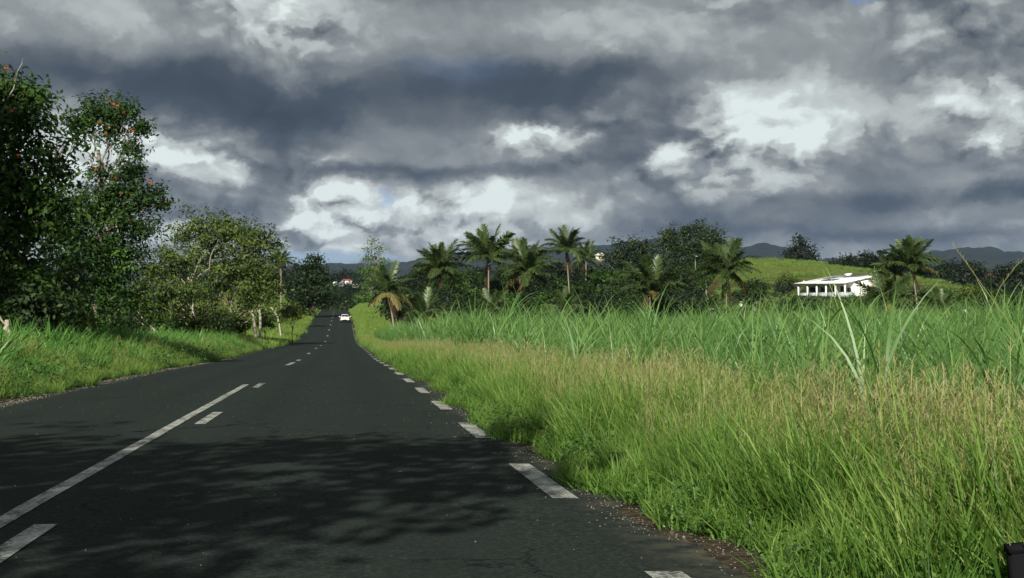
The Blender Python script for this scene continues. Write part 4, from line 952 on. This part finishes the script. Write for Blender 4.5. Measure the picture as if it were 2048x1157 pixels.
    b = MB(); b.tube([(-2.0, 9.7, rz(9.7) + .1), (-2.0, 9.7, rz(9.7) + 1.7)], .035, 6); b.tube([(-2.0, 9.7, rz(9.7) + .5), (-.6, 9.7, rz(9.7) + .5)], .02, 6); b.build('antenna', M['concrete'], roof)
    b = MB(); b.tube([(-LN + .9, .8, rz(.8)), (-LN + .9, .8, rz(.8) + .55)], .06, 6); b.build('vent_pipe', w, roof)
house()

def small_house(name, label, u, v, depth, wpx, hpx, rot=.3, roof='red_roof', wall='white', group=None, dp=.8):
    """far building: pixel (u, v) is the foot of its nearest wall's middle"""
    c = Wp(u, v, depth); k = depth / SB; w = wpx * k; h = hpx * k; d = w * dp
    o = tag(empty(name, c, -math.atan2(c.x, c.y) + rot), label, 'house', group)
    b = MB(); b.box(-w / 2, w / 2, 0, d, -h * .6, h * .5); b.build('wall', M[wall], o)
    e = w * .07; z0 = h * .5; z1 = h; vv = [(-w / 2 - e, -e, z0), (w / 2 + e, -e, z0), (w / 2 + e, d + e, z0), (-w / 2 - e, d + e, z0), (-w * .3, d / 2, z1), (w * .3, d / 2, z1)]
    b = MB(); b.add(vv, [(0, 3, 2, 1)]); b.add(vv, [(0, 1, 5, 4), (2, 3, 4, 5)]); b.add(vv, [(1, 2, 5), (3, 0, 4)]); b.build('roof', M[roof], o)
    for x in (-.28, .22):
        b = MB(); b.box(x * w - w * .07, x * w + w * .07, -.03 - w * .004, -.01, -h * .05, h * .4); b.build('window', M['door_dark'], o)
small_house('far_house', 'small plain white house in the far valley beyond the road crest', 671, 568.5, 1000, 8, 5.5, .2, 'white_metal')
small_house('far_house', 'pale blue roofed shed in the far valley beyond the road crest', 683, 570, 1000, 11, 6, -.2, 'paleblue', 'paleblue')
small_house('far_house', 'red roofed white house in the far valley beyond the road crest', 694, 565, 1050, 20, 6.5, .15)
small_house('far_house', 'long low white building among trees beyond the road crest', 712, 573, 950, 12, 5, .1, 'white_metal')
small_house('hill_house', 'cream roofed house half hidden by trees left of the domed tree', 1203, 517, 420, 18, 11, .4, 'cream', 'cream')
small_house('hill_house', 'red roofed house on top of the grassy hill', 1484, 534, 500, 30, 12, .2)
small_house('hill_house', 'red roofed house among the dark wood right of the house', 1984, 562, 560, 48, 14, -.2)
small_house('garden_shed', 'small white shed half hidden at the cane edge below dry palm', 1929, 633, 200, 13, 13, .3, 'white_metal', 'white')

# ------------------------------------------------------------------ poles and lamp
def pole(name, label, u, vt, depth, r, mat, cat):
    g = on_ground(u, depth); o = tag(empty(name, g), label, cat); h = (Wp(u, vt, depth) - g).z
    b = MB(); b.tube([(0, 0, -.3), (0, 0, h * .5), (0, 0, h)], [r * 1.25, r * 1.05, r * .8], 8); b.build('shaft', M[mat], o, True); return o, h
o, h = pole('utility_pole', 'grey concrete utility pole beside the single drooping palm', 1413, 556, 238, .13, 'concrete', 'pole')
b = MB(); b.tube([(0, 0, h - .02), (0, 0, h + .06)], .12, 8); b.build('cap', M['concrete'], o)
o, h = pole('white_pipe', 'short white pipe standing against the concrete utility pole', 1416.5, 597, 236, .07, 'white', 'pipe')
b = MB(); b.tube([(0, 0, h - .02), (0, 0, h + .05)], .09, 8); b.build('cap', M['white'], o)
o, h = pole('street_lamp', 'thin street lamp on the hill in front of the huge tree', 1391, 516, 395, .06, 'concrete', 'lamp')
b = MB(); b.tube([(0, 0, h), (.0, -.2, h + .25), (0, -.7, h + .35)], .06, 6); b.box(-.16, .16, -1.1, -.6, h + .28, h + .42); b.build('lamp_head', M['white'], o)

# ------------------------------------------------------------------ car
def car():
    x, y = .42, 281.0; z = float(road_z(x, y)); sl = math.atan(float(zr(y + 2) - zr(y - 2)) / 4)
    o = empty('white_car', (x, y, z)); o.rotation_euler = (sl, 0, 0); o.scale = (.94, .94, .94); tag(o, 'white hatchback driving away up the road', 'car')
    # cross sections from the tail (y=-2) to the nose: y, half width, z bottom, z top
    sec = [(-2.0, .74, .34, .86), (-1.96, .83, .28, .98), (-1.6, .87, .24, 1.02), (-.6, .88, .22, 1.0), (.6, .88, .22, .96), (1.2, .86, .24, .92), (1.8, .80, .28, .80), (2.0, .68, .36, .66)]
    prof = [(-1, .18), (-1, .62), (-.97, .86), (-.88, 1.0), (.88, 1.0), (.97, .86), (1, .62), (1, .18), (.92, 0), (-.92, 0)]
    def loft(name, sec, prof, mat, parent):
        V = []; n = len(prof)
        for (yy, hw, z0, z1) in sec: V += [(px * hw, yy, z0 + pz * (z1 - z0)) for px, pz in prof]
        F = [(k * n + i, k * n + (i + 1) % n, (k + 1) * n + (i + 1) % n, (k + 1) * n + i) for k in range(len(sec) - 1) for i in range(n)]
        b = MB(); b.add(V, F); b.add(V[:n], [tuple(range(n))[::-1]]); b.add(V[-n:], [tuple(range(n))]); return b.build(name, mat, parent, True)
    body = loft('body', sec, prof, M['car'], o)
    cab = [(-1.78, .70, .96, 1.02), (-1.45, .68, .96, 1.36), (-1.1, .66, .96, 1.46), (0, .66, .96, 1.47), (.5, .67, .94, 1.38), (1.15, .74, .90, .97)]
    cp = [(-1, 0), (-.97, .45), (-.90, .82), (-.78, 1), (.78, 1), (.90, .82), (.97, .45), (1, 0)]
    loft('cabin', cab, cp, M['car'], o)
    def quad(name, q, mat, parent=o):
        q = np.array(q); n = np.cross(q[1] - q[0], q[3] - q[0]); n = n / np.linalg.norm(n) * .02
        b = MB(); b.add(np.vstack([q - n * .5, q + n]), [(0, 3, 2, 1), (4, 5, 6, 7), (0, 1, 5, 4), (1, 2, 6, 5), (2, 3, 7, 6), (3, 0, 4, 7)]); return b.build(name, mat, parent)
    quad('rear_window', [(-.60, -1.79, 1.03), (.60, -1.79, 1.03), (.54, -1.45, 1.33), (-.54, -1.45, 1.33)], M['car_glass'])
    quad('windscreen', [(.60, 1.06, 1.0), (-.60, 1.06, 1.0), (-.54, .55, 1.35), (.54, .55, 1.35)], M['car_glass'])
    for s_ in (-1, 1):
        quad('side_window', [(s_ * .69, -1.35, 1.03), (s_ * .69, .75, 1.0), (s_ * .625, .35, 1.35), (s_ * .625, -1.1, 1.38)][::s_], M['car_glass'])
        b = MB(); b.box(s_ * .80 - .09, s_ * .80 + .09, -2.0, -1.86, .66, .92); b.build('tail_light', M['tail'], o)
        b = MB(); b.box(s_ * .98 - .12, s_ * .98 + .12, .55, .68, .93, 1.08); b.box(s_ * .86 - .06, s_ * .86 + .06, .58, .66, .94, .98); b.build('mirror', M['car'], o)
        b = MB(); b.box(s_ * .58 - .12, s_ * .58 + .12, -2.06, -2.0, .42, .50); b.build('reflector', M['white'], o)
        for yy in (-1.28, 1.28):
            t = MB(); t.tube([(s_ * .66, yy, .30), (s_ * .86, yy, .30)], .30, 16); w_ = t.build('wheel', M['rubber'], o)
            t = MB(); t.tube([(s_ * .80, yy, .30), (s_ * .875, yy, .30)], .19, 12); t.build('rim', M['rim'], w_)
    b = MB(); b.box(-.80, .80, -2.05, -1.9, .30, .52); b.build('bumper', M['black'], o)
    b = MB(); b.box(-.26, .26, -2.03, -1.99, .62, .73); b.build('number_plate', M['paper'], o)
    b = MB(); b.box(-.6, .6, -1.60, -1.44, 1.40, 1.44); b.build('spoiler', M['car'], o)
car()

# ------------------------------------------------------------------ person and goat beyond the cane
def skin_body(name, verts, edges, radii, mat, parent, sub=1):
    me = bpy.data.meshes.new(name); me.from_pydata(verts, edges, []); o = link(bpy.data.objects.new(name, me), parent)
    me.materials.append(mat); m = o.modifiers.new('skin', 'SKIN'); m.use_smooth_shade = True
    for v, r in zip(me.skin_vertices[0].data, radii): v.radius = (r, r)
    me.skin_vertices[0].data[0].use_root = True
    s_ = o.modifiers.new('sub', 'SUBSURF'); s_.levels = s_.render_levels = sub
    return o
g = on_ground(1482, 236); top = Wp(1482, 608, 236); g.z = max(g.z, top.z - 1.72)
g.z = gz(g.x, g.y)
o = tag(empty('person', g, .4), 'person in pale shirt and dark trousers standing beyond the cane', 'person')
V = [(0, 0, .95), (0, 0, 1.15), (0, .01, 1.38), (0, 0, 1.50), (0, -.02, 1.60), (0, -.02, 1.70), (.17, 0, 1.38), (.25, -.02, 1.12), (.27, -.12, .90), (.28, -.17, .82), (-.17, 0, 1.38), (-.25, .02, 1.12), (-.25, -.06, .88), (-.25, -.1, .80),
     (.10, 0, .88), (.11, -.02, .48), (.12, .02, .08), (.13, -.14, .03), (-.10, 0, .88), (-.12, -.02, .48), (-.13, .02, .08), (-.14, -.14, .03)]
E = [(0, 1), (1, 2), (2, 3), (3, 4), (4, 5), (2, 6), (6, 7), (7, 8), (8, 9), (2, 10), (10, 11), (11, 12), (12, 13), (0, 14), (14, 15), (15, 16), (16, 17), (0, 18), (18, 19), (19, 20), (20, 21)]
R = [.13, .13, .13, .055, .09, .085, .065, .045, .035, .03, .065, .045, .035, .03, .085, .062, .042, .035, .085, .062, .042, .035]
skin_body('body', V, E, R, M['skin'], o)
skin_body('shirt', [(0, 0, .92), (0, 0, 1.15), (0, .01, 1.40), (.18, 0, 1.39), (.25, -.015, 1.15), (-.18, 0, 1.39), (-.25, .02, 1.15)], [(0, 1), (1, 2), (2, 3), (3, 4), (2, 5), (5, 6)], [.165, .16, .155, .085, .065, .085, .065], M['shirt'], o)
skin_body('trousers', [(0, 0, .93), (.10, 0, .86), (.112, -.02, .48), (.122, .02, .12), (-.10, 0, .86), (-.122, -.02, .48), (-.132, .02, .12)], [(0, 1), (1, 2), (2, 3), (0, 4), (4, 5), (5, 6)], [.155, .11, .085, .07, .11, .085, .07], M['black_cloth'], o)
b = MB(); t = np.linspace(0, np.pi / 2, 5); b.tube(np.stack([0 * t, -.01 + 0 * t, 1.66 + .11 * np.sin(t)], 1), np.maximum(.125 * np.cos(t), .01), 10); b.build('hat', M['shirt'], o, True)
g = on_ground(1424, 234)
o = tag(empty('goat', g, math.radians(100)), 'cream white goat standing at the foot of the concrete pole', 'goat')
V = [(0, 0, .62), (0, .28, .63), (0, -.30, .63), (0, -.44, .80), (0, -.52, .95), (0, -.66, .90), (0, -.74, .84), (0, .38, .70), (0, .46, .78),
     (.10, -.28, .40), (.10, -.27, .20), (.10, -.28, .02), (-.10, -.28, .40), (-.10, -.27, .20), (-.10, -.28, .02),
     (.10, .26, .42), (.10, .33, .22), (.10, .30, .02), (-.10, .26, .42), (-.10, .33, .22), (-.10, .30, .02), (.07, -.50, 1.03), (-.07, -.50, 1.03)]
E = [(0, 1), (0, 2), (2, 3), (3, 4), (4, 5), (5, 6), (1, 7), (7, 8), (2, 9), (9, 10), (10, 11), (2, 12), (12, 13), (13, 14), (1, 15), (15, 16), (16, 17), (1, 18), (18, 19), (19, 20), (4, 21), (4, 22)]
R = [.19, .17, .19, .11, .085, .065, .045, .05, .025, .07, .038, .032, .07, .038, .032, .09, .04, .032, .09, .04, .032, .025, .025]
skin_body('body', V, E, R, M['hide'], o)
for x in (-.05, .05):
    b = MB(); b.tube([(x, -.47, 1.02), (x * 1.3, -.42, 1.14), (x * 1.7, -.34, 1.2)], [.018, .013, .005], 5); b.build('horn', M['hoof'], o)

# ------------------------------------------------------------------ near roadside things
o = tag(empty('marker_post', POST), 'short black plastic marker post in the grass beside the road', 'post')
o.rotation_euler = (0, math.radians(-5), 0)
hp = (Wp(2041, 1086, 6.3) - POST).z
b = MB(); b.box(-.045, .045, -.03, .03, -.2, hp - .03); b.build('shaft', M['black'], o)
b = MB(); b.box(-.05, .05, -.035, .035, hp - .03, hp); b.build('cap', M['black'], o)

def tall_stem(label, pts, depth, base):
    g = Vector((base[0], base[1], gz(*base))); o = tag(empty('tall_grass_stem', g), label, 'grass stem')
    P = [np.array([0, 0, -.05])] + [np.array(Wp(u, v, depth) - g) for u, v in pts]
    Q = []
    for a, c in zip(P[:-1], P[1:]):
        for t in np.linspace(0, 1, 5)[:-1]: Q.append(a + (c - a) * t)
    Q.append(P[-1]); Q = np.array(Q); b = MB(); b.tube(Q, np.linspace(.0036, .0010, len(Q)), 5, np.linspace(.6, .9, len(Q))); b.build('stem', M['grass'], o)
    b = MB(); n = 46; k = rng.uniform(.62, .995, n) * (len(Q) - 1); i = k.astype(int); base_ = Q[i] + (Q[np.minimum(i + 1, len(Q) - 1)] - Q[i]) * (k - i)[:, None]
    ribbons(b, base_, rng.uniform(0, 6.28, n), np.radians(rng.uniform(20, 80, n)), np.radians(rng.uniform(-10, 60, n)), rng.uniform(.02, .05, n), .0022, 2, 1, .85, .95); b.build('seed_head', M['grass'], o)
p0 = Wp(2110, 800, 10.0)
tall_stem('long pale grass stem arching left above the cane with thin seed head', [(2085, 745), (2048, 690), (2000, 620), (1960, 565), (1925, 515), (1905, 490)], 10.0, (p0.x, p0.y))
p0 = Wp(1960, 800, 11.0)
tall_stem('shorter pale grass stem arching right beside the long grass stem', [(1962, 720), (1972, 640), (2000, 575), (2030, 535), (2052, 512)], 11.0, (p0.x, p0.y))

def leaf_mesh():
    b = MB(); t = np.linspace(0, 1, 6); w = .5 * np.sin(np.pi * np.clip(t * .92 + .06, 0, 1)) ** .8 * .75; z = .10 * np.sin(t * 2.4) - .32 * t ** 2
    V = []
    for a, c, h in zip(t, w, z): V += [(-c, a, h + .07 * (c > .05)), (0, a, h), (c, a, h + .07 * (c > .05))]
    Fc = []
    for k in range(5): Fc += [(3 * k, 3 * k + 1, 3 * k + 4, 3 * k + 3), (3 * k + 1, 3 * k + 2, 3 * k + 5, 3 * k + 4)]
    return b.add(V, Fc, np.repeat(.35 + .3 * t, 3)).mesh('leaf', M['weed'])
LEAF = leaf_mesh()
def weed(label, x, y, h, n, size, group=None):
    g = Vector((x, y, gz(x, y))); o = tag(empty('broadleaf_weed', g), label, 'weed', group)
    b = MB(); tips = []
    for k in range(max(2, n // 5)):
        a = rng.uniform(0, 6.28); d = np.array([math.cos(a) * .35 * h, math.sin(a) * .35 * h, h * rng.uniform(.7, 1)]); P = np.array([[0, 0, -.03], d * .45 + (0, 0, .04), d]); b.tube(P, [.008, .006, .003], 5, .5); tips.append(P)
    b.build('stem', M['weed'], o)
    for k in range(n):
        P = tips[k % len(tips)]; t = rng.uniform(.15, 1); p = P[1] + (P[2] - P[1]) * t
        l_ = link(bpy.data.objects.new('leaf', LEAF), o); l_.location = p; s_ = size * rng.uniform(.6, 1.15); l_.scale = (s_, s_, s_)
        l_.rotation_euler = Euler((rng.uniform(-.5, .5), rng.uniform(-.4, .4), rng.uniform(0, 6.28)))
def at_road(u, v):
    """point on the ground seen at pixel (u, v)"""
    d = ray(u, v); t = 6.0
    for _ in range(400):
        p = Vector((0, 0, EYE)) + d * t
        if p.z <= gz(p.x, p.y): break
        t += .05 + t * .004
    return p
for lab, u, v, h, n, sz in [('dark leafy weed clump where the verge meets the road past the second dash', 985, 838, .30, 30, .085), ('large leaved weed at the gravel edge beside the near dash', 1345, 1030, .24, 18, .11),
                            ('shaded leafy weed in the dark gap of the verge', 1255, 968, .34, 30, .08), ('low spreading weed at the crumbling road edge', 1420, 1080, .12, 26, .06),
                            ('pale leaved weed deep in the green verge grass', 1600, 1030, .34, 16, .09), ('dark leafy weed under the seeding grass', 1140, 880, .32, 30, .08),
                            ('small leafy weed at the verge foot beyond the first dash', 1090, 900, .16, 26, .06), ('bright leafy weed at the bottom of the verge by the road edge', 1560, 1120, .13, 30, .055)]:
    p = at_road(u, v); weed(lab, p.x, p.y, h, n, sz)
p = at_road(1252, 983)
b = MB(); vv = rng.normal(size=(14, 3)) * np.array([.05, .05, .025]); vv[:, 2] = np.abs(vv[:, 2])
leaves(b, vv, rng.normal(size=(14, 3)) + np.array([0, 0, .6]), .07, .8, .5); o = b.build('litter', M['paper']); o.location = p + Vector((0, 0, .02))
tag(o, 'crumpled pale litter lying in the dark gap of the verge', 'litter')

# ------------------------------------------------------------------ air
def haze():
    m, nb, out = newmat('haze_air'); v = nb.n.new('ShaderNodeVolumePrincipled')
    v.inputs['Color'].default_value = (.50, .68, 1.0, 1); v.inputs['Density'].default_value = HAZE; v.inputs['Anisotropy'].default_value = 0.0
    nb.l.new(v.outputs[0], out.inputs['Volume'])
    b = MB(); b.box(-9500, 9500, -500, 14500, -60, 620); o = b.build('haze', m); tag(o, kind='stuff')
HAZE = 2.1e-5
haze()
